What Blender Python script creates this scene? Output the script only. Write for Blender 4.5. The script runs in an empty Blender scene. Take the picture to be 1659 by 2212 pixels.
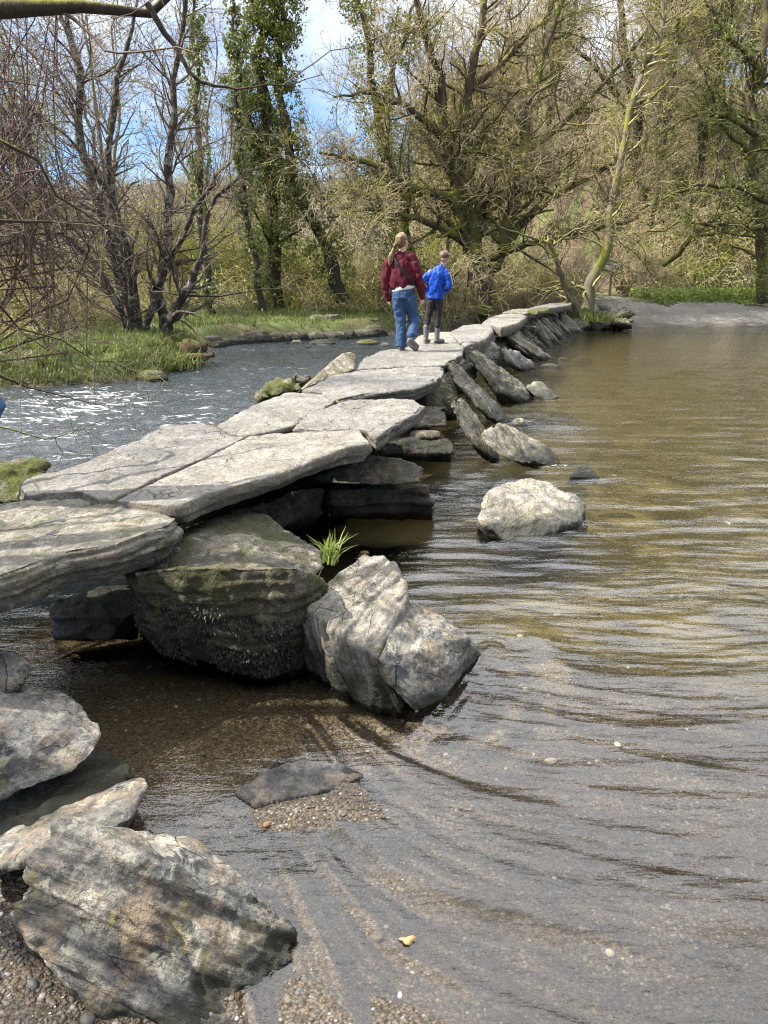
import bpy, bmesh, math, random
import numpy as np
from mathutils import Vector, Matrix
R = math.radians
rs = np.random.default_rng(11)
random.seed(5)
scene = bpy.context.scene
col = scene.collection

# ------------------------------------------------------------------ camera, sky, sun, exposure
CAM_H, PITCH, FPX = 1.85, R(18.2), 1600.0
cam_d = bpy.data.cameras.new('camera')
cam = bpy.data.objects.new('camera', cam_d); col.objects.link(cam)
cam.location = (0, 0, CAM_H); cam.rotation_euler = (R(90) - PITCH, 0, 0)
cam_d.sensor_fit = 'VERTICAL'; cam_d.sensor_height = 24; cam_d.lens = 24 * FPX / 2212
cam_d.clip_start = 0.05; cam_d.clip_end = 1500
scene.camera = cam

SUN_DIR = Vector((-0.80, -0.08, 0.84)).normalized()          # towards the sun: high on the left
sun_d = bpy.data.lights.new('sun', 'SUN'); sun_d.energy = 5.0; sun_d.angle = R(0.6); sun_d.color = (1.0, 0.94, 0.84)
sun = bpy.data.objects.new('sun', sun_d); col.objects.link(sun)
sun.rotation_euler = SUN_DIR.to_track_quat('Z', 'Y').to_euler()
world = bpy.data.worlds.new('World'); scene.world = world; world.use_nodes = True
wn = world.node_tree; wn.nodes.clear()
def wnode(t, **k):
    n = wn.nodes.new(t)
    for a, b in k.items(): setattr(n, a, b)
    return n
sky = wnode('ShaderNodeTexSky', sky_type='NISHITA'); sky.sun_disc = False; sky.air_density = 1.0; sky.dust_density = 0.1; sky.ozone_density = 2.0
sky.sun_elevation = math.asin(SUN_DIR.z); sky.sun_rotation = math.atan2(SUN_DIR.x, SUN_DIR.y)
wtc = wnode('ShaderNodeTexCoord')
wmap = wnode('ShaderNodeMapping'); wmap.inputs['Scale'].default_value = (1.3, 1.3, 3.2); wmap.inputs['Location'].default_value = (0.35, 0.1, 0.75)
wnoi = wnode('ShaderNodeTexNoise'); wnoi.inputs['Scale'].default_value = 1.6; wnoi.inputs['Detail'].default_value = 7; wnoi.inputs['Roughness'].default_value = 0.55
wsep = wnode('ShaderNodeSeparateXYZ')
wadd = wnode('ShaderNodeMath', operation='MULTIPLY_ADD'); wadd.inputs[1].default_value = 1.2; 
wramp = wnode('ShaderNodeValToRGB'); wramp.color_ramp.elements[0].position = 0.70; wramp.color_ramp.elements[1].position = 0.90
wmix = wnode('ShaderNodeMix', data_type='RGBA'); wmix.inputs[7].default_value = (7.6, 7.9, 8.5, 1)
wcl = wnode('ShaderNodeValToRGB'); wcl.color_ramp.elements[0].position = 0.3; wcl.color_ramp.elements[0].color = (.17, .18, .20, 1); wcl.color_ramp.elements[1].position = 0.75; wcl.color_ramp.elements[1].color = (.92, .94, 1, 1)
wsc = wnode('ShaderNodeVectorMath', operation='SCALE'); wsc.inputs['Scale'].default_value = 15.0
wyr = wnode('ShaderNodeMapRange'); wyr.interpolation_type = 'SMOOTHSTEP'; wyr.inputs[1].default_value = 0.1; wyr.inputs[2].default_value = 0.75; wyr.inputs[3].default_value = 9.0; wyr.inputs[4].default_value = 31.0
wbg = wnode('ShaderNodeBackground'); wbg.inputs[1].default_value = 0.095
wout = wnode('ShaderNodeOutputWorld')
L = wn.links.new
L(wtc.outputs['Generated'], wmap.inputs[0]); L(wmap.outputs[0], wnoi.inputs['Vector']); L(wtc.outputs['Generated'], wsep.inputs[0])
L(wsep.outputs[2], wadd.inputs[0]); L(wnoi.outputs[0], wadd.inputs[2])
L(wadd.outputs[0], wramp.inputs[0]); L(wramp.outputs[0], wmix.inputs[0]); wtin = wnode('ShaderNodeMix', data_type='RGBA', blend_type='MULTIPLY'); wtin.inputs[0].default_value = 1; wtin.inputs[7].default_value = (.52, .69, .92, 1); wn2 = wnode('ShaderNodeTexNoise'); wn2.inputs['Scale'].default_value = 5.5; wn2.inputs['Detail'].default_value = 6; wr2 = wnode('ShaderNodeValToRGB'); wr2.color_ramp.elements[0].position = .38; wr2.color_ramp.elements[0].color = (.38, .41, .47, 1); wr2.color_ramp.elements[1].position = .60
wm2 = wnode('ShaderNodeMix', data_type='RGBA', blend_type='MULTIPLY'); wm2.inputs[0].default_value = 1; L(wtc.outputs['Generated'], wn2.inputs['Vector']); L(wn2.outputs[0], wr2.inputs[0]); L(wsc.outputs[0], wm2.inputs[6]); L(wr2.outputs[0], wm2.inputs[7]); L(wm2.outputs[2], wmix.inputs[7])
L(sky.outputs[0], wtin.inputs[6]); L(wtin.outputs[2], wmix.inputs[6])
L(wsep.outputs[2], wcl.inputs[0]); L(wcl.outputs[0], wsc.inputs[0]); L(wsc.outputs[0], wmix.inputs[7]); L(wsep.outputs[1], wyr.inputs[0]); L(wyr.outputs[0], wsc.inputs['Scale']); L(wmix.outputs[2], wbg.inputs[0]); L(wbg.outputs[0], wout.inputs[0])
scene.view_settings.view_transform = 'Standard'; scene.view_settings.look = 'None'
scene.view_settings.exposure = 1.28; scene.view_settings.gamma = 1
scene.cycles.use_denoising = True; scene.cycles.denoising_prefilter = 'NONE'; scene.cycles.pixel_filter_type = 'BLACKMAN_HARRIS'; scene.cycles.filter_width = 1.15; scene.cycles.sample_clamp_indirect = 6
scene.cycles.max_bounces = 6; scene.cycles.diffuse_bounces = 2; scene.cycles.glossy_bounces = 2
scene.cycles.transparent_max_bounces = 8; scene.cycles.caustics_reflective = False; scene.cycles.caustics_refractive = False

# ------------------------------------------------------------------ helpers
cp, sp = math.cos(PITCH), math.sin(PITCH)
def ray(px, py):
    a, b = (px - 829.5) / FPX, (1106 - py) / FPX
    return np.array((a, cp + b * sp, -sp + b * cp))
def W(px, py, z=0.0):                    # point of the sight line at height z
    d = ray(px, py); return np.array((0, 0, CAM_H)) + d * ((z - CAM_H) / d[2])
def Y(px, py, y):                        # point of the sight line at distance y in front of the camera
    d = ray(px, py); return np.array((0, 0, CAM_H)) + d * (y / d[1])

_perm = np.random.default_rng(3).permutation(256); _perm = np.concatenate([_perm, _perm, _perm[:2]])
_grad = np.random.default_rng(4).normal(size=(256, 3)); _grad /= np.linalg.norm(_grad, axis=1)[:, None]
def noise(p):
    p = np.asarray(p, float); i = np.floor(p).astype(int); f = p - i; i &= 255
    u = f * f * f * (f * (f * 6 - 15) + 10); out = 0
    for dx in (0, 1):
        for dy in (0, 1):
            for dz in (0, 1):
                h = _perm[_perm[_perm[i[:, 0] + dx] + i[:, 1] + dy & 511] + i[:, 2] + dz & 511] if False else _perm[(_perm[(_perm[(i[:, 0] + dx) & 255] + i[:, 1] + dy) & 255] + i[:, 2] + dz) & 255]
                g = _grad[h]
                v = g[:, 0] * (f[:, 0] - dx) + g[:, 1] * (f[:, 1] - dy) + g[:, 2] * (f[:, 2] - dz)
                out = out + v * (u[:, 0] if dx else 1 - u[:, 0]) * (u[:, 1] if dy else 1 - u[:, 1]) * (u[:, 2] if dz else 1 - u[:, 2])
    return out * 1.6
def fbm(p, o=4, g=0.5):
    p = np.asarray(p, float); a, s, t = 1.0, 0, 0
    for k in range(o):
        s = s + a * noise(p * 2 ** k + 17.3 * k); t += a; a *= g
    return s / t
def n2(x, y, o=3, s=1.0, seed=0.0):
    sh = np.shape(x); x = np.ravel(x); y = np.ravel(y)
    return fbm(np.stack([x * s, y * s, np.full_like(x, seed)], 1), o).reshape(sh)
def sstep(a, b, x):
    t = np.clip((x - a) / (b - a), 0, 1); return t * t * (3 - 2 * t)

def mesh_np(name, V, F, mat, smooth=True, parent=None, loc=None, colattr=None):
    V = np.asarray(V, np.float32); F = np.asarray(F, np.int32); k = F.shape[1]
    me = bpy.data.meshes.new(name)
    me.vertices.add(len(V)); me.vertices.foreach_set('co', V.ravel())
    me.loops.add(F.size); me.loops.foreach_set('vertex_index', F.ravel())
    me.polygons.add(len(F)); me.polygons.foreach_set('loop_start', np.arange(0, F.size, k, dtype=np.int32))
    me.polygons.foreach_set('use_smooth', np.full(len(F), smooth))
    me.update(calc_edges=True)
    if colattr:
        for an, av in colattr.items():
            at = me.attributes.new(an, 'FLOAT', 'POINT'); at.data.foreach_set('value', np.asarray(av, np.float32).ravel())
    me.materials.append(mat)
    o = bpy.data.objects.new(name, me); col.objects.link(o)
    if parent is not None: o.parent = parent
    if loc is not None: o.location = loc
    return o
def tag(o, label=None, cat=None, group=None, kind=None):
    if label: o['label'] = label
    if cat: o['category'] = cat
    if group: o['group'] = group
    if kind: o['kind'] = kind
    return o
def empty(name, loc, label, cat, group=None):
    o = bpy.data.objects.new(name, None); col.objects.link(o); o.location = loc; o.empty_display_size = 0.2
    return tag(o, label, cat, group)
def copy_tree(o, loc, rz=0, sc=1, label=None, group=None):
    c = o.copy(); col.objects.link(c); c.location = loc; c.rotation_euler = (0, 0, rz)
    c.scale = (sc, sc, sc) if not isinstance(sc, tuple) else sc
    if label: c['label'] = label
    if group: c['group'] = group
    for ch in o.children:
        d = ch.copy(); col.objects.link(d); d.parent = c
    return c

# ------------------------------------------------------------------ node material helper
class M:
    def __init__(s, name):
        s.m = bpy.data.materials.new(name); s.m.use_nodes = True; s.t = s.m.node_tree; s.t.nodes.clear()
        s.out = s.t.nodes.new('ShaderNodeOutputMaterial')
    def n(s, t, ins=None, **k):
        n = s.t.nodes.new(t)
        for a, b in k.items(): setattr(n, a, b)
        for a, b in (ins or {}).items():
            if isinstance(b, bpy.types.NodeSocket): s.t.links.new(b, n.inputs[a])
            else: n.inputs[a].default_value = b
        return n
    def noise(s, vec, scale, detail=4, rough=0.55, dist=0.0):
        return s.n('ShaderNodeTexNoise', {'Vector': vec, 'Scale': scale, 'Detail': detail, 'Roughness': rough, 'Distortion': dist}).outputs[0]
    def vor(s, vec, scale, feature='F1', out=0, rnd=1.0):
        return s.n('ShaderNodeTexVoronoi', {'Vector': vec, 'Scale': scale, 'Randomness': rnd}, feature=feature).outputs[out]
    def map(s, vec, scale=(1, 1, 1), rot=(0, 0, 0)):
        return s.n('ShaderNodeMapping', {0: vec, 'Scale': scale, 'Rotation': rot}).outputs[0]
    def ramp(s, fac, stops):
        n = s.n('ShaderNodeValToRGB', {0: fac}); cr = n.color_ramp
        while len(cr.elements) < len(stops): cr.elements.new(0.5)
        for e, (p, c) in zip(cr.elements, stops):
            e.position = p; e.color = (c, c, c, 1) if isinstance(c, (int, float)) else (*c, 1)
        return n.outputs[0]
    def mix(s, f, a, b, mode='MIX'):
        c = lambda v: (*v, 1) if isinstance(v, tuple) and len(v) == 3 else v
        return s.n('ShaderNodeMix', {0: f, 6: c(a), 7: c(b)}, data_type='RGBA', blend_type=mode).outputs[2]
    def math(s, op, a, b=0.0, c=0.0, clamp=False):
        return s.n('ShaderNodeMath', {0: a, 1: b, 2: c}, operation=op, use_clamp=clamp).outputs[0]
    def bump(s, h, strength, dist, prev=None):
        d = {'Height': h, 'Strength': strength, 'Distance': dist}
        if prev is not None: d['Normal'] = prev
        return s.n('ShaderNodeBump', d).outputs[0]
    def bsdf(s, colr, rough=0.8, normal=None, spec=0.3, **k):
        c = (*colr, 1) if isinstance(colr, tuple) and len(colr) == 3 else colr
        d = {'Base Color': c, 'Roughness': rough, 'Specular IOR Level': spec}
        if normal is not None: d['Normal'] = normal
        d.update(k)
        b = s.n('ShaderNodeBsdfPrincipled', d).outputs[0]
        return b
    def end(s, sh):
        s.t.links.new(sh, s.out.inputs[0]); return s.m

def attr(m, name): return m.n('ShaderNodeAttribute', attribute_name=name).outputs['Fac']

def rock_material(name, pale=(0.44, 0.415, 0.36), dark=(0.17, 0.165, 0.155), moss=0.3, lichen=0.4, wet=0.10, mosscol=(0.10, 0.115, 0.025), strata=1.0, tan=0.35, flank=0.0, con=1.0):
    m = M(name); tc = m.n('ShaderNodeTexCoord').outputs['Object']
    rnd = m.n('ShaderNodeObjectInfo').outputs['Random']
    off = m.n('ShaderNodeVectorMath', {0: tc, 1: m.n('ShaderNodeCombineXYZ', {0: m.math('MULTIPLY', rnd, 37.0), 1: m.math('MULTIPLY', rnd, 91.0)}).outputs[0]}, operation='ADD').outputs[0]
    geo = m.n('ShaderNodeNewGeometry'); pos = m.n('ShaderNodeSeparateXYZ', {0: geo.outputs['Position']}).outputs[2]
    nz = m.n('ShaderNodeSeparateXYZ', {0: geo.outputs['Normal']}).outputs[2]
    warp = m.n('ShaderNodeVectorMath', {0: off, 1: m.n('ShaderNodeVectorMath', {0: m.n('ShaderNodeTexNoise', {'Vector': off, 'Scale': 4.0, 'Detail': 3}).outputs['Color'], 1: (.07, .07, .07)}, operation='MULTIPLY').outputs[0]}, operation='ADD').outputs[0]
    big = m.noise(off, 3.2, 6, 0.65, 0.1)
    layer = m.noise(m.map(warp, (2.2, 2.2, 22)), 1.0, 6, 0.62)
    flake = m.noise(m.map(off, (9, 3.2, 12), (0, 0, 0.5)), 1.6, 6, 0.7, 0.15)
    fine = m.noise(off, 60, 3, 0.7)
    c = m.ramp(m.mix(0.5, big, flake), [(0.5 - .15 / con, dark), (0.49, tuple(0.55 * a + 0.45 * b for a, b in zip(pale, dark))), (0.5 + .13 / con, pale)])
    spk = m.noise(off, 26, 6, 0.8); c = m.mix(m.ramp(spk, [(0.40, 0.6), (0.49, 0.0)]), c, tuple(x * 0.6 for x in dark))
    crk = m.ramp(m.n('ShaderNodeTexVoronoi', {'Vector': m.map(warp, (2.6, 1.2, 7)), 'Scale': 1.4}, feature='DISTANCE_TO_EDGE').outputs[0], [(0.0, 1.0), (0.010, 0.0)])
    crk = m.math('MULTIPLY', crk, m.ramp(m.noise(off, 4, 3), [(.52, 0), (.64, 1)])); c = m.mix(m.math('MULTIPLY', crk, .8), c, (.03, .027, .022))
    if flank:  # shaded look of the side faces painted in, along with weathered brown
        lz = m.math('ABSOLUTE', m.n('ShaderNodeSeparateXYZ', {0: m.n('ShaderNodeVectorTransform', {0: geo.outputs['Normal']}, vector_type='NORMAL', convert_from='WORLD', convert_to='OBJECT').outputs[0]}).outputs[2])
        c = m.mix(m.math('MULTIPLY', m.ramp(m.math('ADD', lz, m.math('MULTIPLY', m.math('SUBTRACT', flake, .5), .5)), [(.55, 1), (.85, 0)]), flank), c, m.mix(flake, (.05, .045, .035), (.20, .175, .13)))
    c = m.mix(m.ramp(m.noise(off, 6.5, 7, 0.75, 0.1), [(0.5, 0.0), (0.58, tan)]), c, (0.40, 0.30, 0.19))
    c = m.mix(m.ramp(layer, [(0.33, 0.75 * strata), (0.5, 0.0)]), c, tuple(x * 0.42 for x in dark), 'MIX')
    c = m.mix(m.ramp(fine, [(0.35, 0.45), (0.6, 0.0)]), c, tuple(x * 0.5 for x in dark))
    lic = m.ramp(m.noise(off, 11, 6, 0.7, 0.5), [(0.57, 0.0), (0.59, lichen)])
    c = m.mix(lic, c, (0.58, 0.56, 0.46))
    c = m.mix(m.ramp(m.noise(off, 7.3, 5, 0.7), [(0.60, 0.0), (0.63, lichen * 0.8)]), c, (0.38, 0.34, 0.12))
    c = m.mix(m.ramp(m.noise(off, 1.7, 6, .7), [(.48, 0.0), (.60, .42)]), c, tuple(x * .75 for x in dark)); c = m.mix(1.0, c, m.ramp(rnd, [(0, (.80, .80, .82)), (1, (1.08, 1.04, .98))]), 'MULTIPLY')
    mo = m.math('MULTIPLY', m.ramp(m.noise(off, 4.1, 7, 0.68, 0.6), [(0.62 - 0.30 * moss, 0.0), (0.70 - 0.26 * moss, 1.0)]), min(1.0, 0.35 + moss))
    mc = m.mix(m.noise(off, 90, 2), tuple(x * 0.35 for x in mosscol), tuple(x * 2.1 for x in mosscol))
    c = m.mix(mo, c, mc)
    zz = m.math('ADD', pos, m.math('MULTIPLY', m.math('SUBTRACT', m.noise(geo.outputs['Position'], 9, 4), 0.5), 0.14))
    wf = m.ramp(m.math('DIVIDE', zz, max(wet, 0.001) * 2), [(0.25, 0.9), (0.62, 0.0)])
    c = m.mix(wf, c, (0.022, 0.023, 0.014))
    h = m.math('ADD', m.math('MULTIPLY', layer, 0.9 * strata), m.math('ADD', m.math('MULTIPLY', flake, 0.8), m.math('ADD', m.math('MULTIPLY', fine, 0.25), m.math('SUBTRACT', m.math('MULTIPLY', spk, .5), m.math('MULTIPLY', crk, .8)))))
    h = m.math('ADD', h, m.math('MULTIPLY', mo, m.math('MULTIPLY', m.noise(off, 70, 3, 0.8), 1.1)))
    nrm = m.bump(h, 1.0, 0.034)
    rough = m.math('SUBTRACT', 0.88, m.math('MULTIPLY', wf, 0.45))
    return m.end(m.bsdf(c, rough, nrm, 0.35))

MAT = {}
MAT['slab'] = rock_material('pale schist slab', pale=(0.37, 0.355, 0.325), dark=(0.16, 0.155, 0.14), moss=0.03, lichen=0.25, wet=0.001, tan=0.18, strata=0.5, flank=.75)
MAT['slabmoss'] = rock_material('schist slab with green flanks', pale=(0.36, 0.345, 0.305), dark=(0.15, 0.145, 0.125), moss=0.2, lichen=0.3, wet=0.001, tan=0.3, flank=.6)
MAT['rock'] = rock_material('lichened schist boulder', moss=0.22, lichen=0.5, wet=0.10)
MAT['fore'] = rock_material('foreground schist boulder', pale=(0.42, 0.40, 0.35), dark=(0.085, 0.088, 0.09), moss=0.16, lichen=0.5, wet=0.06, tan=0.6, con=1.7)
MAT['lean'] = rock_material('leaning schist slab', pale=(0.38, 0.355, 0.28), dark=(0.085, 0.08, 0.065), moss=0.36, lichen=0.5, wet=0.14, mosscol=(0.10, 0.098, 0.025), con=1.4)
MAT['mossy'] = rock_material('moss covered stone', pale=(0.25, 0.23, 0.17), dark=(0.075, 0.07, 0.055), moss=0.45, lichen=0.35, wet=0.12, mosscol=(0.05, 0.055, 0.018))
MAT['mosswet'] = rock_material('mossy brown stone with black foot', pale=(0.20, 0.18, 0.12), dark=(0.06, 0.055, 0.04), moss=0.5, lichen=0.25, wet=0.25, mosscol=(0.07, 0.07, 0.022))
MAT['wetrock'] = rock_material('wet slate grey rock', pale=(0.17, 0.17, 0.165), dark=(0.04, 0.04, 0.04), moss=0.0, lichen=0.1, wet=0.004, con=1.5)
MAT['rockwet'] = rock_material('schist block with algae below', moss=0.25, lichen=0.4, wet=0.22, mosscol=(0.07, 0.075, 0.02))
MAT['dark'] = rock_material('wet dark pier stone', pale=(0.15, 0.14, 0.11), dark=(0.045, 0.044, 0.038), moss=0.30, lichen=0.1, wet=0.22, mosscol=(0.05, 0.055, 0.018))
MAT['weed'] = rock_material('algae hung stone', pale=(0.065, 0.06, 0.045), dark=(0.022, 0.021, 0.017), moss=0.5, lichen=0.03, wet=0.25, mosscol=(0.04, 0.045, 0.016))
MAT['brightmoss'] = rock_material('bright moss stone', pale=(0.3, 0.28, 0.22), dark=(0.1, 0.1, 0.08), moss=0.75, lichen=0.3, wet=0.05, mosscol=(0.085, 0.095, 0.02))

# ------------------------------------------------------------------ rocks
def remesh_obj(V, F, voxel, ngons=False):
    me = bpy.data.meshes.new('tmp')
    me.from_pydata([tuple(v) for v in V], [], [tuple(f) for f in F]); me.update()
    o = bpy.data.objects.new('tmp', me); col.objects.link(o)
    md = o.modifiers.new('r', 'REMESH'); md.mode = 'VOXEL'; md.voxel_size = voxel
    dg = bpy.context.evaluated_depsgraph_get()
    e = bpy.data.meshes.new_from_object(o.evaluated_get(dg))
    n = len(e.vertices); V2 = np.empty(n * 3, np.float32); e.vertices.foreach_get('co', V2); V2 = V2.reshape(-1, 3).astype(float)
    F2 = np.empty(len(e.loops), np.int32); e.loops.foreach_get('vertex_index', F2); F2 = F2.reshape(-1, 4)
    bpy.data.objects.remove(o); bpy.data.meshes.remove(me); bpy.data.meshes.remove(e)
    return V2, F2
def lap(V, F, it, w=0.5):
    a = np.concatenate([F[:, i] for i in range(4)]); b = np.concatenate([F[:, (i + 1) % 4] for i in range(4)])
    n = len(V); cnt = np.bincount(a, minlength=n)[:, None] + np.bincount(b, minlength=n)[:, None]
    for _ in range(it):
        S = np.stack([np.bincount(a, V[b, k], n) + np.bincount(b, V[a, k], n) for k in range(3)], 1)
        V = V * (1 - w) + w * S / np.maximum(cnt, 1)
    return V
def vnormals(V, F):
    fn = np.cross(V[F[:, 2]] - V[F[:, 0]], V[F[:, 3]] - V[F[:, 1]])
    N = np.stack([sum(np.bincount(F[:, j], fn[:, k], len(V)) for j in range(4)) for k in range(3)], 1)
    return N / np.maximum(np.linalg.norm(N, axis=1), 1e-12)[:, None]
def hull(pts):
    bm = bmesh.new()
    for p in pts: bm.verts.new(p)
    r = bmesh.ops.convex_hull(bm, input=bm.verts)
    bmesh.ops.delete(bm, geom=[v for v in bm.verts if not v.link_faces], context='VERTS')
    bm.verts.index_update()
    V = [v.co.copy() for v in bm.verts]; F = [[v.index for v in f.verts] for f in bm.faces]; bm.free()
    return np.array(V), F
rock_seed = [0]
def rock_finish(name, V, F, voxel, mat, up=(0, 0, 1), amp=1.0, smooth=3, layer=0.035, lamp=0.012, big=0.03, parent=None, chip=0.0):
    rock_seed[0] += 1; sd = rock_seed[0] * 7.31
    V, F = remesh_obj(V, F, voxel); V = lap(V, F, smooth)
    up = Vector(up).normalized(); q = up.to_track_quat('Z', 'Y').to_matrix(); Q = np.array(q)
    c = V.mean(0); Lc = (V - c) @ Q                                   # local coordinates: z across the layers
    N = vnormals(V, F); side = 1 - np.abs(N @ np.array(up)) ** 2
    P = Lc + sd
    d = big * fbm(P * 2.6, 3) + 0.42 * big * fbm(P * 9, 3) + 0.16 * big * fbm(P * 24, 3)
    s = (Lc[:, 2] + 0.03 * fbm(P * 3.0, 3)) / layer + 40
    i = np.floor(s).astype(int); f = s - i; r = np.random.default_rng(rock_seed[0]).uniform(-1, 1, 400)
    lv = r[i % 400] * (1 - sstep(0.65, 1, f)) + r[(i + 1) % 400] * sstep(0.65, 1, f)
    d += lamp * lv * (0.35 + side) + 0.5 * lamp * fbm(P * np.array((5, 5, 60)), 3) * (0.3 + side)
    rid = 1 - np.abs(noise(P * np.array((3.5, 1.6, 5.0)))) * 2.2
    d -= 0.5 * lamp * np.clip(rid - 0.75, 0, 1) * 4
    d += 0.12 * lamp * noise(P * 45)
    V = V + N * (d * amp)[:, None]
    if chip: V[:, 2] += 0
    o = mesh_np(name, (V - c) @ Q, F, mat)
    o.matrix_world = Matrix.Translation(Vector(c)) @ q.to_4x4()
    if parent is not None: o.parent = parent
    return o
def rock(label, pts, mat='rock', voxel=None, name='boulder', cat='boulder', group=None, **k):
    P = np.array(pts, float); V, F = hull(P)
    size = np.ptp(P, axis=0).max(); dist = max(1.2, P[:, 1].mean())
    if voxel is None: voxel = max(0.007, dist * 0.0036, size / 160)
    k.setdefault('big', size * 0.05); k.setdefault('lamp', min(0.014, size * 0.022)); k.setdefault('smooth', 3)
    o = rock_finish(name, V, F, voxel, MAT[mat], **k)
    return tag(o, label, cat, group)
def slab(label, outline, z, th, mat='slab', zslope=(0, 0), voxel=None, group='slabs of the bridge deck', name='deck_slab', **k):
    """outline: photo points of the top face at height z (or triples with their own z)"""
    T = [W(p[0], p[1], p[2] if len(p) > 2 else z) for p in outline]
    if sum((T[i][0] * T[(i + 1) % len(T)][1] - T[(i + 1) % len(T)][0] * T[i][1]) for i in range(len(T))) < 0: T = T[::-1]
    n = len(T); c = np.mean(T, 0)
    rings = []
    for fz, ins in ((0, 0.012), (-0.5, -0.004), (-1, 0.07)):
        ring = []
        for t in T:
            q = c + (t - c) * 1.0; dv = t - c; dv[2] = 0; L0 = np.linalg.norm(dv)
            q = t - dv / L0 * min(ins, L0 * 0.5); q[2] = t[2] + fz * th; ring.append(q)
        rings.append(ring)
    V = [p for r in rings for p in r]
    F = [list(range(n)), list(range(3 * n - 1, 2 * n - 1, -1))]
    for a in (0, 1):
        for i in range(n):
            j = (i + 1) % n; F.append([a * n + j, a * n + i, (a + 1) * n + i, (a + 1) * n + j])
    me = bpy.data.meshes.new('t'); bm = bmesh.new(); vs = [bm.verts.new(v) for v in V]
    for f in F: bm.faces.new([vs[i] for i in f])
    bmesh.ops.recalc_face_normals(bm, faces=bm.faces); bmesh.ops.triangulate(bm, faces=bm.faces)
    bm.verts.index_update(); V = [v.co[:] for v in bm.verts]; F = [[v.index for v in f.verts] for f in bm.faces]; bm.free(); bpy.data.meshes.remove(me)
    if voxel is None: voxel = max(0.008, c[1] * 0.0023)
    k.setdefault('big', 0.018); k.setdefault('lamp', 0.016); k.setdefault('smooth', 1); k.setdefault('layer', th / 4.2)
    o = rock_finish(name, V, F, voxel, MAT[mat], **k)
    return tag(o, label, 'stone slab', group)

DZ = 0.75
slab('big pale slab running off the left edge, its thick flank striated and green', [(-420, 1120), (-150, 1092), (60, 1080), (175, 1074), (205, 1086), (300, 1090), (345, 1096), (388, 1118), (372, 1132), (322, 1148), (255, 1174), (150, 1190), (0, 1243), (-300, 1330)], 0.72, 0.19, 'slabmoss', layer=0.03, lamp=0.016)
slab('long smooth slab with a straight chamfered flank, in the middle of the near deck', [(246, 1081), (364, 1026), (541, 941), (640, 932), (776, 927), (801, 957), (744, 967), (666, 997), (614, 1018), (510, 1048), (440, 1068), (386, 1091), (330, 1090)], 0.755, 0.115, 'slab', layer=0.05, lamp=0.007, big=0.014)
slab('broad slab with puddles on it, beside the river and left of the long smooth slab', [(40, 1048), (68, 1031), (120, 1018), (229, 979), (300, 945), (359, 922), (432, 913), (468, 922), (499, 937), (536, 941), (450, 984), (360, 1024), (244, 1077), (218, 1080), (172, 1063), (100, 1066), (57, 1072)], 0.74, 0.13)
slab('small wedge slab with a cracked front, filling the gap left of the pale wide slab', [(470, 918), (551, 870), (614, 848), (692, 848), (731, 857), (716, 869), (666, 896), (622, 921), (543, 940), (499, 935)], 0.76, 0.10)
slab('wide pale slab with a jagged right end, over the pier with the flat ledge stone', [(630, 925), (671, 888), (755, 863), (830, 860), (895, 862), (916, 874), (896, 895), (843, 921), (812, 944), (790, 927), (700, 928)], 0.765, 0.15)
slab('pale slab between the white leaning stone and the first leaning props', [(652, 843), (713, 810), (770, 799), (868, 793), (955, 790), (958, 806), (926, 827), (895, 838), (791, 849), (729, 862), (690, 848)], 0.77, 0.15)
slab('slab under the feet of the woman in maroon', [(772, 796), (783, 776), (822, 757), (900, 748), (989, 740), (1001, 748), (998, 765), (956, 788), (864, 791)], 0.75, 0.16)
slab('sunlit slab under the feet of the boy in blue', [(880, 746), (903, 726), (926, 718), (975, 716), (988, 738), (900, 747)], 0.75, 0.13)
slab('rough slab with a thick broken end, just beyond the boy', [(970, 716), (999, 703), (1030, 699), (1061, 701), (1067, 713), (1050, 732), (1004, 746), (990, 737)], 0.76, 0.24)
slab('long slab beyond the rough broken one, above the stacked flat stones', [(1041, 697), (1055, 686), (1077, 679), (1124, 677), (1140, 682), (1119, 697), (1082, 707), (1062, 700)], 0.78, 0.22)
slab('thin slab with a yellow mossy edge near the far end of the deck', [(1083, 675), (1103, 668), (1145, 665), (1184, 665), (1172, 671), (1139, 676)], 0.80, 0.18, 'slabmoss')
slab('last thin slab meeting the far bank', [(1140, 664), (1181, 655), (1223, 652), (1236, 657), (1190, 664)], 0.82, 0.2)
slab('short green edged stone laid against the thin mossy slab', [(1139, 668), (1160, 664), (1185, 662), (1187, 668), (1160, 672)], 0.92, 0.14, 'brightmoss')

def B(*p): return [Y(*q) for q in p]
# --- piers
rock('squat mossy block with a pale flat top, carrying the two near slabs', B((406, 1160, 3.45), (484, 1112, 4.0), (572, 1112, 4.0), (614, 1141, 3.85), (692, 1190, 3.6), (705, 1225, 3.45), (640, 1290, 3.05), (450, 1292, 3.0), (300, 1270, 3.1), (250, 1225, 3.35), (262, 1190, 3.9), (330, 1150, 4.1), (600, 1270, 3.7), (330, 1250, 4.2)), 'mossy', 0.009, 'pier_stone', 'pier stone', big=0.035, lamp=0.012, smooth=2)
rock('black weed hung block standing in the water below the squat mossy one', B((290, 1235, 3.08), (640, 1225, 3.0), (700, 1260, 3.25), (400, 1225, 2.99), (700, 1450, 3.35), (582, 1458, 3.05), (406, 1427, 3.15), (312, 1388, 3.3), (310, 1300, 3.15), (330, 1250, 4.2), (600, 1250, 4.1)) + [W(580, 1462, -.15), W(312, 1400, -.2), W(690, 1455, -.2), W(400, 1300, -.2)], 'mosswet', 0.009, 'pier_stone', 'pier stone', big=0.045, smooth=3, lamp=.008)
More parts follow.
